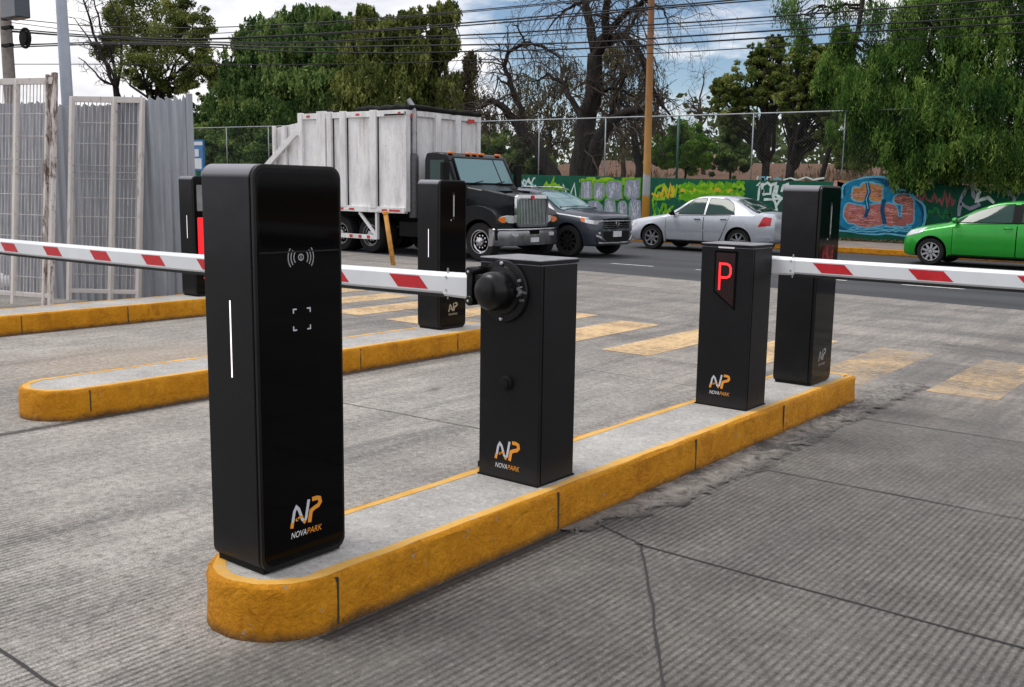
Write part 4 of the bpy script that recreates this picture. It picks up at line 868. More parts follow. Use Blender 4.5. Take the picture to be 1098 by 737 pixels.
m = MB().box(-7.0,-3.40,-by-.02,-by+.04,.32,.42,0)
m.beam((-3.98,-by,.92),(-3.42,-by,.40),.05,.06).beam((-3.40,-by,.95),(-3.40,-by,.33),.06,.07).beam((-6.8,-by,.95),(-6.8,-by,.33),.06,.07)
for x in (-3.62,-3.9,-4.2,-5.,-5.5): m.box(x-.1,x+.0,-by-.025,-by-.02,.335,.405,1)
m.split('side_guard', ['boxwhite','redred'], t)

# ------------------------------------------------------------------ green graffiti wall along the street
WY = 30.0
wall = thing('boundary_wall', 'long dark green street wall covered with graffiti', 'wall', (-16, WY, 0))
def wtop(X): return float(np.interp(X, [-60,-24,-6,15], [2.06,2.05,1.87,1.84]))
xs = np.linspace(-60, 14, 60); m = MB(); rows = []
for x in xs: rows.append([(x+16,0,.1),(x+16,0,wtop(x)-.02),(x+16,.01,wtop(x)),(x+16,.16,wtop(x)),(x+16,.16,.1)])
m.grid(rows); m.build('wall_face', 'wall', wall, smooth=30)
m = MB()
for x in np.arange(-58, 14, 2.62): m.box(x+16-.012,x+16+.012,-.004,.002,.12,wtop(x)-.03)
m.box(-44,30,-.004,.002,1.03,1.045); m.split('panel_joint', 'joint', wall)
def wp(px, py):
    p = at(px, py, WY); return p.x+16, p.z
def gl(off): return lambda u, v: (u, -off, v)
def blob(m, c, rx, rz, k, off, seed, n=26, sq=.75):
    r_ = random.Random(seed); ph = [r_.uniform(0, 6.28) for _ in range(3)]; P = []
    for i in range(n):
        a = 2*PI*i/n; q = 1+.07*math.sin(2*a+ph[0])+.05*math.sin(3*a+ph[1])+.04*math.sin(5*a+ph[2])
        ca, sa = math.cos(a), math.sin(a); P.append((c[0]+rx*q*math.copysign(abs(ca)**sq, ca), -off, c[1]+rz*q*math.copysign(abs(sa)**sq, sa)))
    m.poly([p for p in P], k)
def letters(name, label, boxes, fill, edge, inner, seed, ow=.07, iw=.035, nl=3):
    """bubble letters: edge halo, fill and inner line per letter box (px0,py0,px1,py1)"""
    m = MB(); r_ = random.Random(seed)
    for i, (a, b, c, d) in enumerate(boxes):
        p0 = wp(a, d); p1 = wp(c, b); cx, cz = (p0[0]+p1[0])/2, (p0[1]+p1[1])/2; rx, rz = abs(p1[0]-p0[0])/2, abs(p1[1]-p0[1])/2
        blob(m, (cx,cz), rx+ow, rz+ow, 0, .004+.0003*i, seed+i, 26, .45); blob(m, (cx,cz), rx, rz, 1, .008+.0003*i, seed+i, 26, .45)
        for q in range(nl):
            x_ = r_.uniform(-.7,.7); z_ = r_.uniform(-.7,.7); P = [(cx+rx*.8*(x_+r_.uniform(-.2,.2)), cz+rz*max(-.85,min(.85,z_+.35-.25*j))) for j in range(4)]
            m.stroke(P, iw, gl(.012+.0003*i+.00002*q), 2)
    return m.build('graffiti', [edge, fill, inner], wall, fix=False)
def scribble(label, paths, cols, w, seed, off=.006):
    m = MB(); r_ = random.Random(seed)
    for i, p in enumerate(paths):
        P = [wp(*q) for q in p]; S = []
        for a, b in zip(P[:-1], P[1:]): S += [a, ((a[0]*.5+b[0]*.5)+r_.uniform(-.015,.015), (a[1]+b[1])/2+r_.uniform(-.015,.015))]
        S.append(P[-1]); m.stroke(S, [w*r_.uniform(.7,1.2) for _ in S], gl(off+.0006*i), i % len(cols))
    return m.build('graffiti', cols, wall, fix=False)
letters('a', '', [(623,194,635,214),(637,195,648,214),(649.5,195,668,213),(669.5,193,687,212)], 'g_lilac', 'g_lime2', 'g_palelilac', 3, .05, .018, 16)
letters('b', '', [(630,216,646,234),(647.5,214.5,661,235),(662.5,216,673,236),(674.5,214,688,236)], 'g_lilac', 'g_darkgreen', 'g_palelilac', 9, .04, .018, 16)
m = MB(); r_ = random.Random(4)
for i in range(16):
    px = 620+r_.uniform(0, 66); blob(m, wp(px, 194+r_.uniform(-2, 3)), .14, .08, 0, .0025+.0001*i, i)
m.build('graffiti', ['g_lime'], wall, fix=False)
def fuzz(px0, px1, py, amp, n, seed):
    r_ = random.Random(seed); return [(px0+(px1-px0)*i/n, py+r_.uniform(-amp, amp)) for i in range(n+1)]
scribble('', [fuzz(556,574,195,4,9,1), fuzz(557,575,199,3,9,2), [(556,203),(558,192),(563,200),(567,192),(571,201),(575,199)]], ['g_white','g_sky'], .07, 1)
scribble('', [[(580,205),(586,196),(590,203),(594,191),(592,204),(600,198)], fuzz(582,604,203,4,10,3), fuzz(584,606,200,3,8,4)], ['g_lime','g_lime2'], .10, 2)
scribble('', [[(700,216),(704,202),(712,198),(716,204),(712,213),(702,214),(706,207),(716,209)], [(716,213),(719,198),(722,212)], [(722,199),(724,210),(726,198)], fuzz(699,724,206,6,12,5)], ['g_lime','g_yellow'], .09, 3)
for k in range(5): scribble('', [fuzz(728,798,201+3.2*k-3,3.5,26,20+k), fuzz(730,785,200+3*k,3,22,30+k)], ['g_lime' if k % 2 else 'g_lime2', 'g_yellow' if k == 2 else 'g_lime2'], .11, 40+k, .004+.001*k)
scribble('', [fuzz(700,722,222,7,12,55), fuzz(700,724,230,6,12,56), [(704,219),(706,240)], [(714,219),(713,238)]], ['g_lime2','g_lime','g_darkgreen'], .10, 6)
scribble('', [[(813,215),(815,196),(812,199),(819,197)],[(818,207),(817,200),(823,196),(827,200),(826,208),(819,209),(818,203)],[(826,199),(832,197),(829,210),(833,225),(829,228)],[(834,199),(832,209),(838,213),(833,220),(829,214)],[(838,206),(840,199),(846,197)],[(819,214),(836,213)]], ['g_white'], .085, 7)
scribble('', [[(812,193),(813,189)],[(814,191),(820,190),(821,194)],[(823,193),(823,190),(827,190)],[(829,192),(834,191),(838,193)],[(840,193),(848,191),(856,193),(864,190),(872,193),(884,191)]], ['g_white','g_sky'], .05, 8)
scribble('', [fuzz(704,760,232,8,20,71), fuzz(760,812,226,7,18,72), fuzz(700,735,214,4,12,73)], ['g_darkgreen','g_lime2'], .08, 21, .0032)
scribble('', [fuzz(842,894,206,7,16,74), fuzz(846,892,222,9,18,75), fuzz(850,890,236,6,14,76)], ['g_darkgreen','g_lilac'], .07, 22, .0034)
scribble('', [fuzz(980,1024,214,9,16,77), fuzz(985,1020,230,7,12,78), fuzz(1060,1098,204,6,14,79)], ['g_brown','g_darkgreen','g_lilac'], .07, 23, .0034)
scribble('', [fuzz(596,624,205,7,12,80), fuzz(598,622,218,6,10,81), [(601,226),(604,198),(610,214),(616,197),(619,226)]], ['g_darkgreen','g_lime2','g_white'], .06, 24, .0034)
# big blue, pink and orange piece
m = MB()
def B(px, py, rx, rz, k, off, sd, sq=.9): blob(m, wp(px, py), rx, rz, k, off, sd, 34, sq)
for px, py, rx, rz, k in ((901,213,.26,.52,3),(905,205,.26,.30,2),(901,236,.20,.32,3)): B(px,py,rx,rz,k,.003,int(px),.5)
for px, py, rx, rz, sd in ((931,211,.80,.56,2),(928,230,.98,.62,3),(962,229,.74,.66,9),(945,222,.7,.5,5)):
    B(px,py,rx+.055,rz+.05,5,.0042+sd*1e-4,sd,.7); B(px,py,rx-.01,rz-.01,6,.0056+sd*1e-4,sd,.7); B(px,py,rx-.07,rz-.06,0,.0066+sd*1e-4,sd+7,.7)
for px, py, rx, rz, k, sd in ((922,208,.22,.22,2,4),(939,207,.22,.24,2,5),(930,201,.20,.13,2,6),(916,229,.30,.30,1,7),(927,238,.34,.16,1,17),(939,230,.32,.34,1,8),(955,231,.22,.32,1,10),(965,238,.20,.14,4,11),(974,226,.16,.40,1,12),(968,214,.22,.16,4,13)):
    B(px,py,rx+.045,rz+.04,5,.0080+sd*2e-5,sd,.7); B(px,py,rx,rz,k,.0090+sd*2e-5,sd,.7)
r_ = random.Random(11)
for i in range(190):
    px, py, a_, b_ = r_.choice([(922,208,7,5),(939,207,7,5),(916,229,9,8),(927,238,11,4),(939,230,10,9),(955,231,7,8),(974,226,5,11),(968,214,7,4)]); p = wp(px+r_.uniform(-a_,a_), py+r_.uniform(-b_,b_)); q = r_.uniform(.05,.13)
    m.stroke([(p[0]-q,p[1]+r_.uniform(-.02,.02)),(p[0],p[1]+r_.uniform(-.02,.02)),(p[0]+q,p[1]+r_.uniform(-.03,.03))], r_.uniform(.010,.020), gl(.0115+.00003*i), r_.choice([3,3,4,2]))
for k in range(3): m.stroke([wp(*q) for q in fuzz(908+2*k,978,248-2*k,1.0,20,60+k)], .035, gl(.018+.0003*k), 5)
m.stroke([wp(*q) for q in [(930,196),(932,206),(929,214),(931,224),(928,233)]], .11, gl(.0192), 6); m.stroke([wp(*q) for q in [(930,196),(932,206),(929,214),(931,224)]], .03, gl(.0198), 5)
m.stroke([wp(*q) for q in [(948,214),(946,226),(949,240)]], .12, gl(.0193), 6)
m.build('graffiti', ['g_blue','g_pink','g_orange','g_palepink','g_brown','g_sky','g_deepblue'], wall, fix=False)
scribble('', [[(1028,232),(1030,214),(1036,202),(1042,198),(1044,210),(1050,220),(1040,224),(1030,218)],[(1044,199),(1050,206),(1047,216),(1060,212),(1066,218)],[(1083,206),(1088,214),(1083,222),(1094,218)],[(1052,226),(1062,222)]], ['g_lilac','g_white'], .10, 12)

# chain-link fence standing on the wall
fence = thing('wire_fence', 'tall chain-link fence with pipe posts above the green wall', 'fence', (-16, WY+.1, 0))
RZ = lambda X: float(np.interp(X, [-46,-26,-12,14], [4.20,4.09,4.07,4.07]))
for px in (243,288,578,649,727,807,905,1010):
    p = at(px, 150, WY+.1)
    MB().tube([(p.x+16,0,1.7),(p.x+16,0,RZ(p.x))], .022 if px != 727 else .04, 8).build('post', 'greenpipe' if px == 727 else 'pipe', fence, smooth=True)
for X in (-47.5,-34.6,-30.3,-5.,-2.): MB().tube([(X+16,0,1.7),(X+16,0,RZ(X))], .022, 8).build('post', 'pipe', fence, smooth=True)
MB().tube([(X+16,0,RZ(X)) for X in np.linspace(-60,14,30)], .022, 8).build('top_rail', 'pipe', fence, smooth=True)
MB().grid([[(X+16,0,1.8),(X+16,0,RZ(X))] for X in np.linspace(-60,14,30)]).build('mesh', 'chain', fence)

# ------------------------------------------------------------------ corrugated fence and leaning gates at the left
FA = Vector((-10.76,7.07,0)); FD = Vector((-.954,-.30,0)).normalized(); FN = Vector((-FD.y, FD.x, 0))
if FN.y > 0: FN = -FN
cf = thing('sheet_metal_fence', 'grey corrugated metal fence with a jagged top edge', 'fence', FA)
rr = random.Random(8); per = .125; npan = 7; nper = 8
for k in range(npan):
    m = MB(); rows = []; s0 = k*per*nper; z0 = 2.50 if k == 0 else 2.46+rr.uniform(-.03,.03)
    for i in range(nper):
        for fr_, dp, tz in ((0,.0,0),(.22,0,.0),(.36,.020,.025),(.5,.020,.05),(.64,.020,.025),(.86,.0,-.02)):
            s = s0+(i+fr_)*per; jag = (tz*(1. if k == 0 else .35)+rr.uniform(-.012,.012)) if True else 0
            p = FD*s+FN*(dp+(.004 if k % 2 else 0)); rows.append([(p.x,p.y,-.05),(p.x,p.y,1.2),(p.x,p.y,z0+jag)])
    p = FD*(s0+nper*per+.02)+FN*0; rows.append([(p.x,p.y,-.05),(p.x,p.y,1.2),(p.x,p.y,z0)])
    m.grid(rows); o = m.build('corrugated_sheet', 'galv', cf, fix=False)
    md = o.modifiers.new('thick','SOLIDIFY'); md.thickness = .003
m = MB(); p = FN*.02; m.box(-.0+p.x,.05+p.x,p.y-.03,p.y+.03,-.05,2.56); m.build('end_post', 'galv', cf)
m = MB()
for z in (.5,1.9): m.beam(FD*.1-FN*.05+Vector((0,0,z)), FD*6.9-FN*.05+Vector((0,0,z)), .04, .06)
m.split('back_rail', 'pipe', cf)

def gate_panel(label, pts, posts, h, lean, mesh=True, rusty=0):
    """pts: ground points of the panel's two ends; posts: positions along it (0..1) and widths; lean: how far its top leans back"""
    a, b = Vector(pts[0]), Vector(pts[1]); L_ = (b-a).length
    t = thing('mesh_gate', label, 'mesh gate', a, 0, 'rusty white mesh gates leaning on the metal fence')
    d = (b-a)/L_; nn = -FN
    P = lambda s, z: d*(s*L_)+nn*(lean*z/h)+Vector((0,0,z))
    for i, (s, w, h0) in enumerate(posts): MB().beam(P(s,0), P(s,h+h0), w, .045, 0, (0,1,0)).build('upright', 'rustheavy' if i < rusty else 'rustwhite', t, bevel=.004)
    MB().beam(P(0,h-.03), P(1,h-.03), .04, .07).build('top_bar', 'rustwhite', t, bevel=.004); MB().beam(P(0,.12), P(1,.12), .04, .05).build('bottom_bar', 'rustwhite', t, bevel=.004)
    if mesh:
        m = MB(); n = int(L_/.05)
        for i in range(1, n): m.beam(P(i/n,.12), P(i/n,h-.05), .0075, .0075, 0, (0,1,0))
        for z in (.32,.55,.78,1.02,1.25,1.48,1.56,1.64,1.9,2.15):
            if z < h-.1: m.tube([P(i/(3*n),z)+FN*(.02*(z in (1.48,1.56,1.64))*(i%2)) for i in range(3*n+1)], .0045, 4, cap=False)
        m.build('wire_mesh', 'wire', t, fix=False)
    return t
g = lambda px, py, z=.0: atz(px, py, z)
a0 = g(148,324,.06); b0 = g(74,322,.06)
gate_panel('rightmost leaning white mesh gate, nearest the bare end of the corrugated fence', (a0, b0), ((.0,.075,.0),(.40,.07,0),(1.,.065,.0)), 2.46, .22)
a1 = g(54,329,.1); b1 = a1+FD*2.6
gate_panel('second leaning white mesh gate, with the tall heavily rusted double upright', (a1, b1), ((.0,.075,.06),(.035,.05,.04),(.21,.06,0),(.6,.06,0),(1,.06,0)), 2.54, .24, rusty=2)
m = MB(); rr = random.Random(2); rows = []
for i in range(9):
    th = PI*i/8; rows.append([((.26+.05*rr.random())*math.sin(th)*math.cos(a)*1.2, (.22+.04*rr.random())*math.sin(th)*math.sin(a), .17-.16*math.cos(th)+.03*rr.random()) for a in np.linspace(0,2*PI,15)[:-1]])
    rows[-1].append(rows[-1][0])
p = g(10,314,0.)
tag(m.grid(rows).build('sack', 'sack', None, smooth=True, loc=(p.x,p.y,.0)), 'crumpled white sack lying behind the leaning gates', 'sack')

# ------------------------------------------------------------------ posts, poles, sign
p = g(416,284,0.); q = at(420,229,p.y+.12)
t = thing('marker_post', 'slim leaning orange post standing in front of the truck box', 'post', (p.x+.15,p.y,0))
MB().tube([(.0,0,0),(q.x-p.x-.25,.05,1.0)], .045, 8, 0).build('post', 'ambpost', t, smooth=True); MB().lathe([(.06,0),(.06,.05),(0,.06)], (q.x-p.x-.25,.05,.98), 'z', 10).build('cap', 'orange', t)
p = at(692,235,28.4)
tag(MB().tube([(0,0,.1),(.0,0,2.5),(-.05,0,7.4),(-.08,0,11.)], [.13,.125,.105,.095], 14).build('utility_pole', 'pole', None, smooth=True, loc=(p.x,28.4,0)), 'tall timber pole painted yellow at its foot beside the silver saloon', 'utility pole')
p = at(75,95,7.4)
t = thing('lamp_post', 'smooth light grey steel post rising behind the corrugated fence', 'lamp post', (p.x-.1,7.4,0))
m = MB().tube([(.06,0,0),(.0,0,3.2),(-.03,0,5.2),(-.06,0,8.)], [.085,.078,.062,.05], 14); m.build('shaft', 'postgrey', t, smooth=True); MB().lathe([(.13,0),(.13,.03),(.1,.05)], (.06,0,0), 'z', 14).build('base_plate', 'postgrey', t)
PB = at(9,60,17.); t = thing('utility_pole', 'concrete utility pole at the left edge with a grey box and cable brackets', 'utility pole', (PB.x,17.,0))
MB().tube([(.0,0,0),(-.1,0,14.)], [.22,.15], 14).build('shaft', 'polecon', t, smooth=True)
def pl(px, py, y=16.8): v = at(px, py, y); return Vector((v.x-PB.x, y-17., v.z))
v0, v1 = pl(13,22), pl(27,-2); MB().box(v0.x,v1.x,-.55,-.05,v0.z,v1.z).build('transformer_box', 'greypaint', t, bevel=.03)
m = MB()
for py in (20,30,49): c = pl(8,py); m.box(c.x-.25,c.x+.35,-.30,-.15,c.z-.05,c.z+.05)
m.split('bracket', 'matte', t)
c = pl(27,41); m = MB().tube([(c.x+.30*math.cos(a)*1.1, -.2, c.z+.3*math.sin(a)) for a in np.linspace(0,2*PI,20)], .05, 6).lathe([(0,-.09),(.22,-.07),(.24,0),(.22,.07),(0,.09)], (c.x,-.2,c.z), 'y', 18); m.build('cable_coil', 'matte', t, smooth=30)
# blue and white board far behind the fence
p = at(212,168,26.); t = thing('roadside_sign', 'small blue and white board seen past the corrugated fence', 'sign', (p.x,26.,0))
def sg(px, py): v = at(px, py, 26.); return v.x-p.x, v.z
(xa,za),(xb,zb) = sg(205,183), sg(217,150)
MB().box(xa,xb,0,.10,za,zb).build('board', 'bluesign', t); m = MB()
for (a,b,c,d) in ((206,152,217,156),(209,160,213,168),(207,170,216,181)): (u0,w0),(u1,w1) = sg(a,d), sg(c,b); m.box(u0,u1,-.006,0,w0,w1)
m.split('panel', 'signwhite', t); MB().box(xa+.1,xa+.22,.02,.1,0,za).box(xb-.22,xb-.1,.02,.1,0,za).build('leg', 'pipe', t)

# ------------------------------------------------------------------ overhead cables: pole at the left to the far upper right
CA, CB = Vector((PB.x,17.,0)), Vector((-5.2,26.6,0))
def cpt(px, py, dy=0.):
    """point of the vertical plane through the cable run"""
    d = AX[2]+AX[0]*(px-549-CCX)/CF+AX[1]*(368.5-py)/CF
    n = Vector((-(CB-CA).y, (CB-CA).x)); t = (n.x*CA.x+n.y*(CA.y+dy))/(n.x*d[0]+n.y*d[1]); return Vector((d[0]*t, d[1]*t, CH+d[2]*t))
cabs = [('highest cable of the run, leaving the picture above the bare tree', [(9,20),(120,29),(200,30),(310,26),(420,18.5),(520,10),(620,.5),(720,-10)], .016),
 ('thin cable just under the highest one', [(9,24),(120,36),(200,37),(310,30),(420,20),(520,11.5),(620,2),(720,-8)], .012),
 ('cable that crosses the yellow pole near the top of the picture', [(9,31),(120,39.5),(200,42),(310,38),(420,31),(520,23),(620,14.5),(720,6),(800,-1),(880,-8)], .022),
 ('companion cable hanging just under the one across the pole top', [(9,33),(120,41),(200,42.5),(310,39),(420,32.5),(520,26),(620,17),(720,8),(820,0),(900,-7)], .02),
 ('thick dark cable of the upper middle', [(9,34),(120,41.5),(200,45),(310,46),(420,40.5),(520,37),(620,31),(720,25.5),(800,20),(900,13),(1000,5.5),(1110,-3)], .022),
 ('thin cable of the upper middle pair', [(9,48),(120,46),(200,47.5),(310,47),(420,43),(520,41),(620,35),(720,29.5),(800,24),(900,18),(1000,12),(1110,6)], .012),
 ('thin slack cable between the middle pairs', [(620,38),(720,32),(800,27),(900,21),(1000,16),(1110,10)], .008),
 ('middle cable crossing the willow', [(9,49),(120,45.5),(200,47),(310,51),(420,49.5),(520,48),(620,46),(720,40),(800,35),(900,28.5),(1000,22.5),(1110,15)], .023),
 ('second lowest cable crossing the willow', [(9,51),(120,47.5),(200,49),(310,55.5),(420,57),(520,55),(620,52.5),(720,47),(800,42),(900,36),(1000,30),(1110,24)], .023),
 ('lowest long cable', [(9,69),(120,69),(200,69),(290,69.5),(420,68),(520,64),(620,61),(720,56.5),(800,52),(900,46),(1000,40.5),(1110,34)], .014)]
for i, (lb, pts, r) in enumerate(cabs):
    px = np.array([p[0] for p in pts], float); py = np.array([p[1] for p in pts], float); Q = [cpt(x, float(pchip(px, py, x)), .06*i) for x in np.linspace(px[0], px[-1], 28)]
    o = Q[0].copy(); tag(MB().tube([q-o for q in Q], r, 5).build('overhead_cable', 'cable', None, loc=o), lb+' over the street', 'cable', 'overhead cables over the street')

# ------------------------------------------------------------------ trees
def leaf_mesh(name, C, A, B, matl, parent, tone=None):
    """C centres, A/B half axes (N,3): one bent four-sided leaf clump each"""
    n = len(C); V = np.empty((n, 4, 3)); V[:,0] = C-A; V[:,1] = C+B*.9-A*.1; V[:,2] = C+A; V[:,3] = C-B*.9+A*.1
    me = bpy.data.meshes.new(name); me.vertices.add(n*4); me.vertices.foreach_set('co', V.ravel())
    me.loops.add(n*4); me.loops.foreach_set('vertex_index', np.arange(n*4, dtype=np.int32)); me.polygons.add(n)
    me.polygons.foreach_set('loop_start', np.arange(0, n*4, 4, dtype=np.int32)); me.polygons.foreach_set('loop_total', np.full(n, 4, dtype=np.int32))
    me.materials.append(matl); me.update(calc_edges=True); me.validate()
    tn = me.attributes.new('tone', 'FLOAT', 'FACE'); tn.data.foreach_set('value', (np.full(n, .5) if tone is None else tone).astype(np.float32))
    o = bpy.data.objects.new(name, me); COL.objects.link(o); o.parent = parent; return o
def unit(v): return v/np.maximum(np.linalg.norm(v, axis=-1, keepdims=True), 1e-9)
def limb(rs, a, b, n=5, j=.08, sag=0.):
    a = np.array(a); b = np.array(b); L = np.linalg.norm(b-a); P = []
    for i in range(n+1):
        t = i/n; p = a+(b-a)*t+rs.normal(0, j*L*math.sin(PI*t)*.6, 3); p[2] += sag*L*math.sin(PI*t); P.append(tuple(p))
    return P
def tree(name, label, base, lobes, leafm, size, dens, seed, trunk_r=.18, fork=None, bark='bark', droop=False, nsub=16, group=None, cat='tree', nlimb=7, hang=1.5, sub=.30, core=.5, wid=.30):
    """base: (px, Y); lobes: (px, py, Y offset, rpx, rpy) in photo pixels turned into true positions and sizes"""
    rs = np.random.RandomState(seed); Y = base[1]; b = at(base[0], 190, Y); b0 = np.array((b.x, Y, 0.))
    t = thing(name, label, cat, tuple(b0), 0, group); Cs, As, Bs, LC, Ts = [], [], [], [], []
    for (px, py, dy, rx, rz) in lobes:
        c = np.array(at(px, py, Y+dy)); sc = (c-np.array((0,0,CH))) @ AX[2]/CF; R = np.array((rx*sc, rx*sc*.85, rz*sc)); LC.append((c, R))
        d = unit(rs.normal(size=(nsub, 3)))*(rs.uniform(core**3, 1., (nsub, 1))**(1/3)); d2 = unit(rs.normal(size=(nsub//2, 3))+np.array((0,0,.45)))*rs.uniform(1.0, 1.5, (nsub//2, 1)); sc_ = c+np.concatenate([d, d2])*R*.86
        for iq, q in enumerate(sc_):
            if q[2] < .4: q[2] = .4+rs.uniform(0, .5)
            r = sub*min(R[0], R[2])*rs.uniform(.65, 1.35); n = int(dens*rs.uniform(.6, 1.3))
            if iq >= nsub: r *= .55; n = int(n*.3)
            tq = np.clip(rs.normal(.5, .26), 0, 1)
            if not droop:
                u = unit(rs.normal(size=(n, 3)))*(rs.uniform(0, 1, (n, 1))**.45)*r*np.array((1.15, 1.15, .85)); C = q+u
                nn = unit(rs.normal(size=(n, 3))+np.array((0,0,.5))); a = unit(np.cross(nn, rs.normal(size=(n, 3)))); bb = np.cross(nn, a); s = size*rs.uniform(.55, 1.35, (n, 1))
                Cs.append(C); As.append(a*s); Bs.append(bb*s*.55); Ts.append(np.full(len(C), tq))
            else:
                ns = max(3, n//9); st = q+rs.normal(0, 1, (ns, 3))*r*np.array((.8,.8,.5)); Ln = hang*rs.uniform(.35, 1.15, ns); dr = rs.normal(0, .10, (ns, 2))
                for k in range(9):
                    f = (k+rs.uniform(0, 1, ns))/9; C = st.copy(); C[:,2] -= Ln*f; C[:,:2] += dr*(Ln*f)[:,None]+rs.normal(0, .035, (ns, 2)); keep = C[:,2] > .3; C = C[keep]; n2 = len(C)
                    a = unit(rs.normal(0, .45, (n2, 3))+np.array((0,0,-1.))); bb = unit(np.cross(a, rs.normal(size=(n2, 3)))); s = size*rs.uniform(.6, 1.4, (n2, 1))
                    Cs.append(C); As.append(a*s); Bs.append(bb*s*wid); Ts.append(np.full(n2, tq))
    C = np.concatenate(Cs)-b0; leaf_mesh('crown', C, np.concatenate(As), np.concatenate(Bs), leafm, t, np.concatenate(Ts))
    m = MB(); F = np.array(at(*fork, Y))-b0 if fork else np.array((0,0,1.6)); m.tube(limb(rs, (0,0,-.1), F, 5, .04), [trunk_r*1.35]+[trunk_r*(1-.06*i) for i in range(5)], 8)
    order = rs.permutation(len(LC)); tops = [LC[i] for i in order]+[LC[rs.randint(len(LC))] for _ in range(max(0, nlimb-len(LC)))]
    for c, R in tops:
        e = c+unit(rs.normal(size=3))*R*.5-b0; P = limb(rs, F*rs.uniform(.85, 1.), e, 6, .1, .05); m.tube(P, list(np.linspace(trunk_r*.5, .025, 7)), 6)
        for k in range(4):
            s0 = np.array(P[2+k]); e2 = c+unit(rs.normal(size=3))*R*.85-b0; m.tube(limb(rs, s0, e2, 4, .1), list(np.linspace(trunk_r*.2, .012, 5)), 5)
    m.build('trunk', bark, t, smooth=True, fix=False)
    return t
G1 = 'trees behind the street wall'
# sparse tree behind the corrugated fence
tree('leafy_tree', 'sparse olive tree behind the corrugated fence at the left', (160,21), [(140,15,0,28,28),(168,22,1,32,32),(182,52,0,28,28),(150,70,-1,24,22),(208,62,1,18,26),(148,40,0,24,26),(168,92,0,34,12),(200,88,0,18,12),(122,20,.5,18,22),(212,30,0,18,20),(218,70,0,14,24),(190,15,0,20,20),(112,50,.5,14,16)], LM['olive'], .05, 240, 11, .11, (163,103), nsub=15, sub=.42, group=G1, nlimb=16, core=.2)
# tall green screen of trees behind the truck
tree('leafy_tree', 'tall deep green tree left of the truck, its crown reaching the ground', (262,36), [(268,72,0,30,36),(246,112,0,28,38),(290,98,-1,34,50),(250,150,0,34,36),(282,150,-1,38,44),(284,44,1,22,24),(222,128,0,14,26),(238,84,0,13,16),(262,42,0,10,12)], LM['deep'], .10, 330, 21, .3, (262,150), nsub=36, sub=.22, core=.6, group=G1, droop=True, hang=.62, wid=.5)
tree('leafy_tree', 'tallest green tree behind the white truck box', (340,37), [(338,50,0,32,34),(316,76,-1,34,44),(364,78,-1,34,42),(335,120,-2,46,54),(372,118,-1,36,50),(304,36,0,22,22),(345,150,-1,50,40),(350,22,0,18,14),(322,18,0,12,10),(368,32,0,14,16)], LM['deep'], .10, 330, 22, .32, (340,150), nsub=36, sub=.22, core=.6, group=G1, droop=True, hang=.62, wid=.5)
tree('leafy_tree', 'yellowish green pepper tree above the front of the truck box', (412,36), [(408,66,0,30,40),(390,102,-1,34,44),(432,98,0,32,42),(410,135,-1,42,44),(418,34,0,22,16),(386,58,0,20,28),(392,18,0,12,12),(440,22,0,14,14),(446,62,0,16,24)], LM['olive'], .10, 310, 23, .28, (412,150), nsub=36, sub=.22, core=.6, group=G1, droop=True, hang=.65, wid=.45)
tree('leafy_tree', 'slender green tree with a loose top left of the bare tree', (466,37), [(468,48,0,16,22),(456,82,0,22,30),(478,96,0,16,26),(462,126,0,26,34),(470,14,0,10,10),(484,10,0,9,8),(482,44,0,10,12)], LM['olive'], .09, 210, 24, .22, (466,150), nsub=24, sub=.24, core=.5, group=G1, droop=True, hang=.55, wid=.45)
tree('leafy_tree', 'small loose brownish olive tree beside the leaning trunk of the bare tree', (503,40), [(505,66,0,9,12),(500,90,0,15,18),(508,112,0,18,18),(494,128,0,20,24),(505,160,0,30,26),(520,140,0,16,20)], LM['brown'], .075, 120, 25, .14, (503,150), nsub=22, sub=.30, group=G1, bark='bark2', droop=True, hang=.6, wid=.45)
tree('leafy_tree', 'dull olive tree seen through the bare branches, left of the main trunk', (588,46), [(566,98,0,28,26),(600,80,0,30,26),(588,122,0,34,30),(552,134,0,24,26),(610,140,0,28,24),(575,160,0,30,22)], LM['brown'], .075, 75, 26, .16, (588,150), nsub=26, sub=0.27, group=G1, bark='bark2', droop=True, hang=0.6, wid=.5)
tree('leafy_tree', 'dull olive tree seen through the bare branches, right of the main trunk', (668,46), [(676,84,0,30,28),(694,114,0,22,30),(655,112,0,28,28),(676,142,0,34,26),(662,62,0,20,16),(640,90,0,20,24),(700,145,0,16,24)], LM['brown'], .075, 80, 27, .16, (668,150), nsub=26, sub=0.27, group=G1, bark='bark2', droop=True, hang=0.6, wid=.5)
tree('bush', 'bright green bush between the yellow pole and the dark conifer', (735,38), [(733,152,0,24,20),(750,162,-1,16,16),(714,164,0,16,16),(738,172,0,28,14)], LM['bright'], .075, 330, 28, .06, (735,175), nsub=24, sub=.36, group='shrubs behind the street wall', cat='shrub')
tree('bush', 'dark green conical shrub left of the pair of leafy trees', (786,40), [(786,140,0,10,16),(785,160,0,17,16),(783,176,0,24,12)], LM['deep'], .08, 330, 29, .06, (786,170), nsub=20, sub=.38, group='shrubs behind the street wall', cat='shrub')
tree('bush', 'dark thicket at the foot of the tallest green trees, seen through the fence', (235,34), [(228,158,0,20,28),(252,165,0,26,24),(214,170,0,14,20),(285,165,0,26,26)], LM['deep'], .09, 330, 30, .06, (235,175), nsub=22, sub=.38, group='shrubs behind the street wall', cat='shrub')
tree('bush', 'low dark green hedge beside the truck mirror', (545,35), [(528,165,0,26,22),(556,172,0,22,18),(580,178,0,18,12)], LM['deep'], .08, 300, 31, .06, (545,178), nsub=20, sub=.38, group='shrubs behind the street wall', cat='shrub')
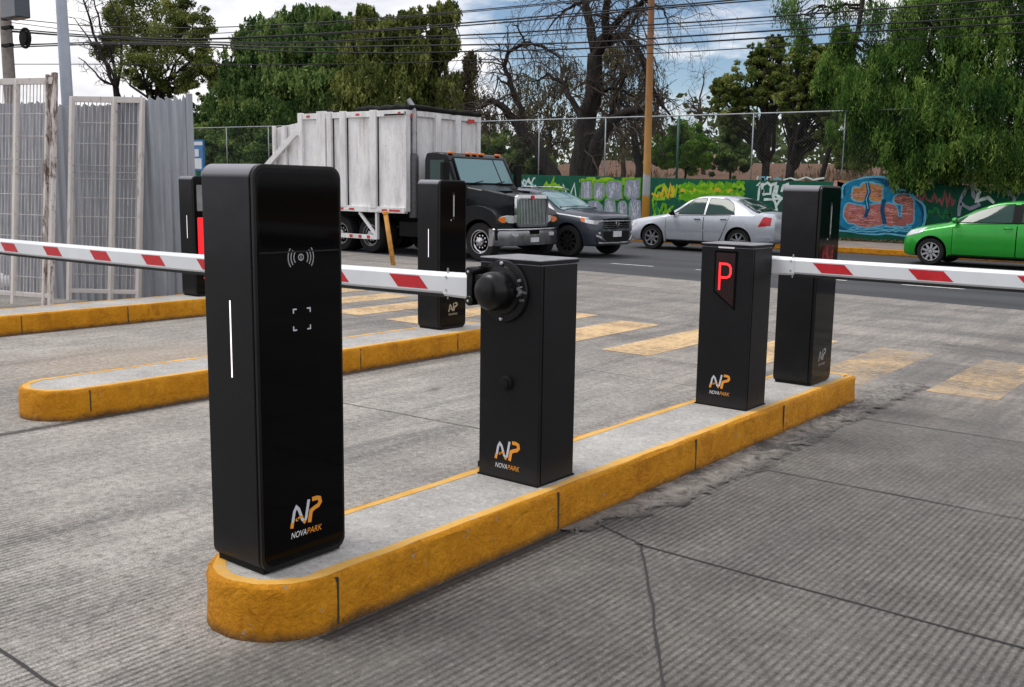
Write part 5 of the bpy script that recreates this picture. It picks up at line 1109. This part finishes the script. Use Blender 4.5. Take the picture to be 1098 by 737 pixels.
tree('leafy_tree', 'olive brown tree with a forked trunk, left one of the pair on the right', (822,37), [(800,90,0,28,24),(826,72,0,26,24),(782,116,0,22,18),(822,106,0,32,18),(842,86,0,22,22),(790,134,0,18,10),(833,50,0,12,10),(774,94,0,12,12),(812,60,0,12,12)], LM['autumn'], .055, 230, 41, .20, (822,168), nsub=32, sub=.24, group=G1, nlimb=16, core=.35)
tree('leafy_tree', 'olive brown tree standing next to the willow, right one of the pair', (848,36), [(866,74,0,26,24),(880,104,0,30,22),(862,122,0,26,12),(894,124,0,20,18),(848,104,0,22,20),(888,146,0,18,10),(860,54,0,14,12),(880,64,0,14,14)], LM['autumn'], .055, 230, 42, .22, (848,172), nsub=32, sub=.24, group=G1, nlimb=16, core=.35)
tree('leafy_tree', 'small grey-green tree far off behind the wall left of the willow', (925,60), [(915,155,0,18,20),(938,150,0,18,22),(955,160,0,16,18),(905,170,0,18,14),(930,172,0,24,12)], LM['olive'], .12, 220, 43, .14, (925,172), nsub=16, sub=.4, group=G1)
# weeping tree at the right
tree('weeping_tree', 'big drooping green willow hanging over the wall at the right', (1010,31.2), [(960,75,0,46,42),(1010,50,0,60,44),(1065,55,0,55,50),(925,112,-.6,34,36),(975,120,-1.,50,44),(1035,115,-1.4,58,46),(1085,120,-.6,40,50),(985,165,-1.4,42,26),(1045,160,-1.8,52,28),(1092,165,-1.2,34,28),(930,146,-.4,26,18),(1000,10,0,52,34),(1075,5,0,50,34),(1130,90,0,60,60),(1140,150,-.5,50,40),(895,78,.3,18,24),(905,40,.4,12,14)], LM['willow'], .065, 300, 51, .34, (1015,120), droop=True, nsub=44, sub=0.19, hang=0.62, nlimb=17, core=0.6)
tree('weeping_tree', 'light hanging sprays of the taller tree above the leafy pair', (880,33), [(846,2,0,14,16),(860,22,0,12,14),(910,-5,0,40,16),(938,18,0,16,16)], LM['willow'], .065, 150, 52, .10, (930,-30), droop=True, nsub=8, sub=.4, hang=.9, nlimb=5)
# far wood behind the bank, one mass
rs = np.random.RandomState(77); n = 26000; X = rs.uniform(-150, 25, n); Yv = rs.uniform(88, 108, n); top = 7.2+2.2*np.sin(X*.11)+1.6*np.sin(X*.37+1)+1.2*np.sin(X*.83); Zv = top*rs.uniform(0, 1, n)**.8
nn = unit(rs.normal(size=(n,3))); a_ = unit(np.cross(nn, rs.normal(size=(n,3)))); b_ = np.cross(nn, a_); s_ = rs.uniform(.25,.6,(n,1)); o = leaf_mesh('far_wood', np.stack([X,Yv,Zv],1), a_*s_, b_*s_*.7, LM['far'], None); tag(o, 'far low wood behind the reddish bank', 'wood', None, 'stuff')

# the big leafless tree in the middle, limbs measured from the photo
def bare_tree(name, label, base, limbs, seed, twig=260, leaf=None, bark='bark', r0=.45, droop=1., Lr=(.5,1.5), twigm=None):
    rs = np.random.RandomState(seed); Y = base[1]; b = at(base[0], 190, Y); b0 = np.array((b.x, Y, 0.)); t = thing(name, label, 'tree', tuple(b0), 0, None); m = MB(); tips = []
    for pts, ra, rb in limbs:
        P = [np.array(at(px, py, Y+dy))-b0 for px, py, dy in pts]; k = len(P); Q = []
        for i in range(k-1):
            for f in (0, .34, .67): Q.append(P[i]+(P[i+1]-P[i])*f+rs.normal(0, .035, 3))
        Q.append(P[-1]); m.tube(Q, list(np.linspace(ra, rb, len(Q))), 9); tips += [(Q[i], Q[i]-Q[i-1], float(np.interp(i, [0, len(Q)-1], [ra, rb]))) for i in range(max(2, len(Q)//4), len(Q))]
    tm = MB()
    def grow(p, d, L, r, lev, mm):
        n = 5; P = [p]; d = unit(d)
        for i in range(n):
            d = unit(d+rs.normal(0, .22, 3)+np.array((0,0,-.05-.14*droop*lev*(i/n)))); P.append(P[-1]+d*L/n)
        mm.tube(P, list(np.linspace(r, r*.45, n+1)), 5 if lev < 2 else 3, cap=False)
        if lev < 3:
            for _ in range(3 if lev == 1 else 3):
                i = rs.randint(1, n+1); grow(P[i], d+rs.normal(0, .75, 3), L*rs.uniform(.45, .8), max(.008, r*.5), lev+1, mm)
    for _ in range(twig//12):
        p, d, r = tips[rs.randint(len(tips))]; grow(p, unit(d)+rs.normal(0, .8, 3), rs.uniform(*Lr), max(.014, min(.04, r*.4)), 1, tm)
    m.build('trunk', bark, t, smooth=True, fix=False); tm.build('twigs', twigm or bark, t, smooth=True, fix=False); return t
Z0 = 0.
bare_tree('bare_tree', 'big dark leafless tree with drooping twigs in the middle of the photo', (626,34), [
  ([(622,205,0),(625,170,0),(629,132,0),(637,98,0),(638,58,0)], .52, .30),
  ([(638,58,0),(632,28,.3),(627,-2,.4),(622,-30,.5)], .22, .10), ([(638,60,0),(649,36,-.3),(651,0,-.4),(652,-30,-.5)], .22, .10),
  ([(646,46,0),(658,28,-.2),(678,10,-.4),(700,-4,-.6),(720,-12,-.8)], .17, .05), ([(652,42,0),(668,36,0),(680,22,.3),(690,4,.5)], .12, .04),
  ([(638,56,0),(652,46,.3),(668,40,.5),(680,46,.6),(688,60,.6),(694,84,.5),(704,104,.4),(722,128,.3)], .19, .04),
  ([(630,200,0),(634,178,0),(644,146,-.4),(655,130,-.6),(670,122,-.8),(690,118,-1.)], .40, .12), ([(655,130,-.6),(660,100,-.8),(672,80,-1)], .13, .04),
  ([(600,205,.4),(590,180,.4),(573,156,.3),(562,146,.2),(550,128,0),(540,114,-.2),(526,108,-.3),(512,116,-.4)], .36, .07),
  ([(562,146,.2),(558,118,.3),(548,92,.4),(541,70,.5),(546,56,.6),(562,46,.6),(580,50,.7),(600,62,.8)], .14, .04), ([(548,92,.4),(534,84,.4),(530,100,.5)], .06, .02), ([(562,46,.6),(556,30,.5),(549,26,.4)], .05, .02),
  ([(629,132,0),(612,108,.5),(604,90,.7),(588,80,.8),(570,88,.9)], .16, .03), ([(632,110,0),(645,96,.6),(660,96,.8),(680,104,.9)], .12, .03), ([(627,0,.4),(612,8,.5),(596,20,.6),(584,36,.6)], .08, .02), ([(690,2,.5),(712,10,.4),(716,28,.3)], .05, .02),
  ], 5, 3000, droop=1.25, Lr=(.7,2.2), twigm='bark2')
bare_tree('bare_tree', 'slim dark trunk rising behind the yellow pole', (684,37), [([(686,205,0),(685,180,0),(680,150,0),(676,132,0)], .20, .12), ([(676,132,0),(668,110,0),(664,90,0)], .09, .03), ([(678,140,0),(690,116,.2),(700,100,.3)], .09, .03)], 6, 260)
bare_tree('bare_tree', 'thin pale leafless tree against the blue sky right of the yellow pole', (752,52), [([(754,190,0),(753,160,0),(752,135,0),(750,112,0)], .14, .08), ([(752,135,0),(762,118,0),(768,98,0)], .07, .02), ([(752,128,0),(744,112,0),(738,96,0)], .06, .02), ([(750,112,0),(754,90,0),(756,76,0)], .06, .02), ([(753,150,0),(770,152,0),(778,138,0)], .06, .02)], 7, 300, droop=-.3, bark='bark2', Lr=(.6,1.5))
bare_tree('bare_tree', 'bare feathery branches over the corrugated fence left of the sparse tree', (128,20), [([(128,130,0),(124,95,0),(110,60,0),(97,25,0),(88,-5,0)], .09, .025), ([(130,130,0),(120,92,0),(100,76,0),(84,62,0)], .06, .015), ([(130,120,0),(122,70,0),(108,30,0),(100,-5,0)], .07, .02), ([(128,110,0),(116,70,0),(96,45,0),(80,20,0)], .06, .015), ([(126,95,0),(132,60,0),(126,20,0),(112,-8,0)], .06, .02)], 8, 520, droop=-.2, Lr=(.3,.8))

# dry red bank, straw and a house beyond the wall
m = MB(); rs = np.random.RandomState(3); rows = []
for y, z in ((44,-.2),(47,1.1),(52,2.0),(60,2.7),(72,3.0),(95,2.6),(120,-.1)): rows.append([(x, y+rs.uniform(-1,1), z*(1.05+.2*math.sin(x*.13)+.13*math.sin(x*.41))+rs.uniform(-.12,.12)) for x in np.linspace(-110,40,90)])
struct(m.grid(rows).build('earth_bank', 'bank', smooth=True))
n = 9000; X = rs.uniform(-75, 5, n); Yv = rs.uniform(44, 62, n); zb = np.interp(Yv, [44,47,52,60,72], [0,1.1,2.,2.7,3.]); H = rs.uniform(.12,.5,n); H *= .8; C = np.stack([X, Yv, zb+H*.8], 1)
A = np.stack([rs.normal(0,.10,n), rs.normal(0,.10,n), H], 1); Bv = np.stack([rs.normal(0,.05,n), rs.normal(0,.05,n), np.zeros(n)], 1)
o = leaf_mesh('dry_grass', C, A, Bv, LM['straw'], None); tag(o, 'dry straw and weeds on the reddish bank behind the wall', 'dry grass', None, 'stuff')
n = 3500; X = rs.uniform(-24, -2, n); Yv = WY-.02-np.abs(rs.normal(0,.16,n)); C = np.stack([X, Yv, .155+rs.uniform(0,.07,n)], 1); a_ = unit(rs.normal(size=(n,3))*np.array((1,1,.5))); b_ = unit(np.cross(a_, rs.normal(size=(n,3)))); q_ = rs.uniform(.02,.055,(n,1))
tag(leaf_mesh('leaf_litter', C, a_*q_, b_*q_, LM['brown'], None), 'dry leaf litter along the foot of the graffiti wall', 'leaf litter', None, 'stuff')
p = at(757,178,58); h = thing('house', 'small pale house with a pinkish roof beyond the wall', 'house', (p.x,58,0))
w0, w1 = at(735,180,58).x-p.x, at(778,180,58).x-p.x; ze = at(757,184,58).z; zr = at(757,165,58).z
MB().box(w0+.3,w1-.3,0,5,0,ze).build('wall', 'render', h); MB().prism([(w0,ze-.05),(w1,ze-.05),((w0+w1)/2,zr)], 'y', -.3, 5.3).build('roof', 'roofpink', h)
for u in (.3,.62): f = MB().box(w0+(w1-w0)*u,w0+(w1-w0)*u+.7,-.02,.05,ze-1.5,ze-.5).build('window', 'signwhite', h); MB().box(w0+(w1-w0)*u+.06,w0+(w1-w0)*u+.64,-.03,.0,ze-1.44,ze-.56).build('pane', 'carglass', f)

# ------------------------------------------------------------------ sky and light
SEL, SAZ = 60., -118.        # sun elevation, and azimuth measured from +Y towards +X
w = bpy.data.worlds.new('World'); scn.world = w; w.use_nodes = True; nt = w.node_tree; nt.nodes.clear()
def W(k, **kw):
    x = nt.nodes.new(k)
    for a, v in kw.items(): setattr(x, a, v)
    return x
def WM(op, a, b=None, c=None):
    x = W('ShaderNodeMath', operation=op)
    for i, v in enumerate((a, b, c)):
        if v is None: continue
        if isinstance(v, (int, float)): x.inputs[i].default_value = v
        else: nt.links.new(v, x.inputs[i])
    return x.outputs[0]
out = W('ShaderNodeOutputWorld'); bg = W('ShaderNodeBackground'); bg.inputs[1].default_value = .1; nt.links.new(bg.outputs[0], out.inputs[0])
sky = W('ShaderNodeTexSky', sky_type='NISHITA'); sky.sun_disc = False; sky.sun_elevation = math.radians(SEL); sky.sun_rotation = math.radians(SAZ); sky.altitude = 2200; sky.air_density = 1.2; sky.dust_density = .6; sky.ozone_density = 2.
tc = W('ShaderNodeTexCoord'); sp = W('ShaderNodeSeparateXYZ'); nt.links.new(tc.outputs['Generated'], sp.inputs[0]); dx, dy, dz = sp.outputs
den = WM('ADD', WM('MAXIMUM', dz, 0.), .16); cb = W('ShaderNodeCombineXYZ'); nt.links.new(WM('DIVIDE', dx, den), cb.inputs[0]); nt.links.new(WM('DIVIDE', dy, den), cb.inputs[1])
def WN(scale, detail=6, rough=.6, off=0.):
    mp = W('ShaderNodeMapping'); mp.inputs['Location'].default_value = (off, off*.7, 0); nt.links.new(cb.outputs[0], mp.inputs[0])
    x = W('ShaderNodeTexNoise'); x.inputs['Scale'].default_value = scale; x.inputs['Detail'].default_value = detail; x.inputs['Roughness'].default_value = rough; nt.links.new(mp.outputs[0], x.inputs['Vector']); return x.outputs['Fac']
def WR(f, st):
    r = W('ShaderNodeValToRGB'); e = r.color_ramp.elements
    while len(e) < len(st): e.new(.5)
    for k, (p_, c_) in zip(e, st): k.position = p_; k.color = (c_,c_,c_,1) if isinstance(c_, (int, float)) else (*c_, 1)
    nt.links.new(f, r.inputs[0]); return r.outputs[0]
# a clear gap in the clouds low towards the street, right of the middle
gd = np.array(at(745,85,30))-np.array((0,0,CH)); gd /= np.linalg.norm(gd)
vd = W('ShaderNodeVectorMath', operation='DOT_PRODUCT'); nrm = W('ShaderNodeVectorMath', operation='NORMALIZE'); nt.links.new(tc.outputs['Generated'], nrm.inputs[0]); nt.links.new(nrm.outputs[0], vd.inputs[0]); vd.inputs[1].default_value = tuple(gd)
mr = W('ShaderNodeMapRange', interpolation_type='SMOOTHSTEP'); nt.links.new(vd.outputs['Value'], mr.inputs[0]); mr.inputs[1].default_value = math.cos(math.radians(15)); mr.inputs[2].default_value = math.cos(math.radians(3))
n1 = WN(.9, 7, .62); n2 = WN(2.6, 6, .6, 3.)
cov = WM('SUBTRACT', WM('ADD', WM('MULTIPLY', n1, .75), WM('MULTIPLY', n2, .25)), WM('MULTIPLY', mr.outputs[0], .22))
mask = WR(cov, [(.33, 0.), (.44, 1.)])
shade = WR(WM('ADD', WM('MULTIPLY', n2, .6), WM('MULTIPLY', WN(1.3, 5, .6, 9.), .4)), [(.34, (5.6,5.9,6.9)), (.5, (9.4,9.5,10.2)), (.62, (12.5,12.3,12.2))])
hz = W('ShaderNodeMapRange', interpolation_type='SMOOTHSTEP'); nt.links.new(dz, hz.inputs[0]); hz.inputs[1].default_value = .22; hz.inputs[2].default_value = .0
mxh = W('ShaderNodeMix', data_type='RGBA'); nt.links.new(WM('MULTIPLY', hz.outputs[0], .6), mxh.inputs[0]); nt.links.new(shade, mxh.inputs[6]); mxh.inputs[7].default_value = (11.5,10.8,10.2,1)
mx = W('ShaderNodeMix', data_type='RGBA'); nt.links.new(mask, mx.inputs[0]); nt.links.new(sky.outputs[0], mx.inputs[6]); nt.links.new(mxh.outputs[2], mx.inputs[7]); mz = W('ShaderNodeMix', data_type='RGBA'); h2 = W('ShaderNodeMapRange', interpolation_type='SMOOTHSTEP'); nt.links.new(dz, h2.inputs[0]); h2.inputs[1].default_value = .11; h2.inputs[2].default_value = .0; nt.links.new(WM('MULTIPLY', h2.outputs[0], .85), mz.inputs[0]); nt.links.new(mx.outputs[2], mz.inputs[6]); mz.inputs[7].default_value = (9.2,9.6,10.2,1); nt.links.new(mz.outputs[2], bg.inputs[0])
sun = bpy.data.lights.new('sun', 'SUN'); sun.energy = 1.9; sun.angle = math.radians(24); sun.color = (1., .96, .9); so = bpy.data.objects.new('sun', sun); COL.objects.link(so)
a, e = math.radians(SAZ), math.radians(SEL); dv = Vector((math.sin(a)*math.cos(e), math.cos(a)*math.cos(e), math.sin(e))); so.rotation_euler = dv.to_track_quat('Z', 'Y').to_euler(); so.location = dv*60
scn.view_settings.view_transform = 'Standard'; scn.view_settings.look = 'None'; scn.view_settings.exposure = .06; scn.view_settings.gamma = 1.; scn.view_settings.use_curve_mapping = False
scn.cycles.max_bounces = 6; scn.cycles.transparent_max_bounces = 12
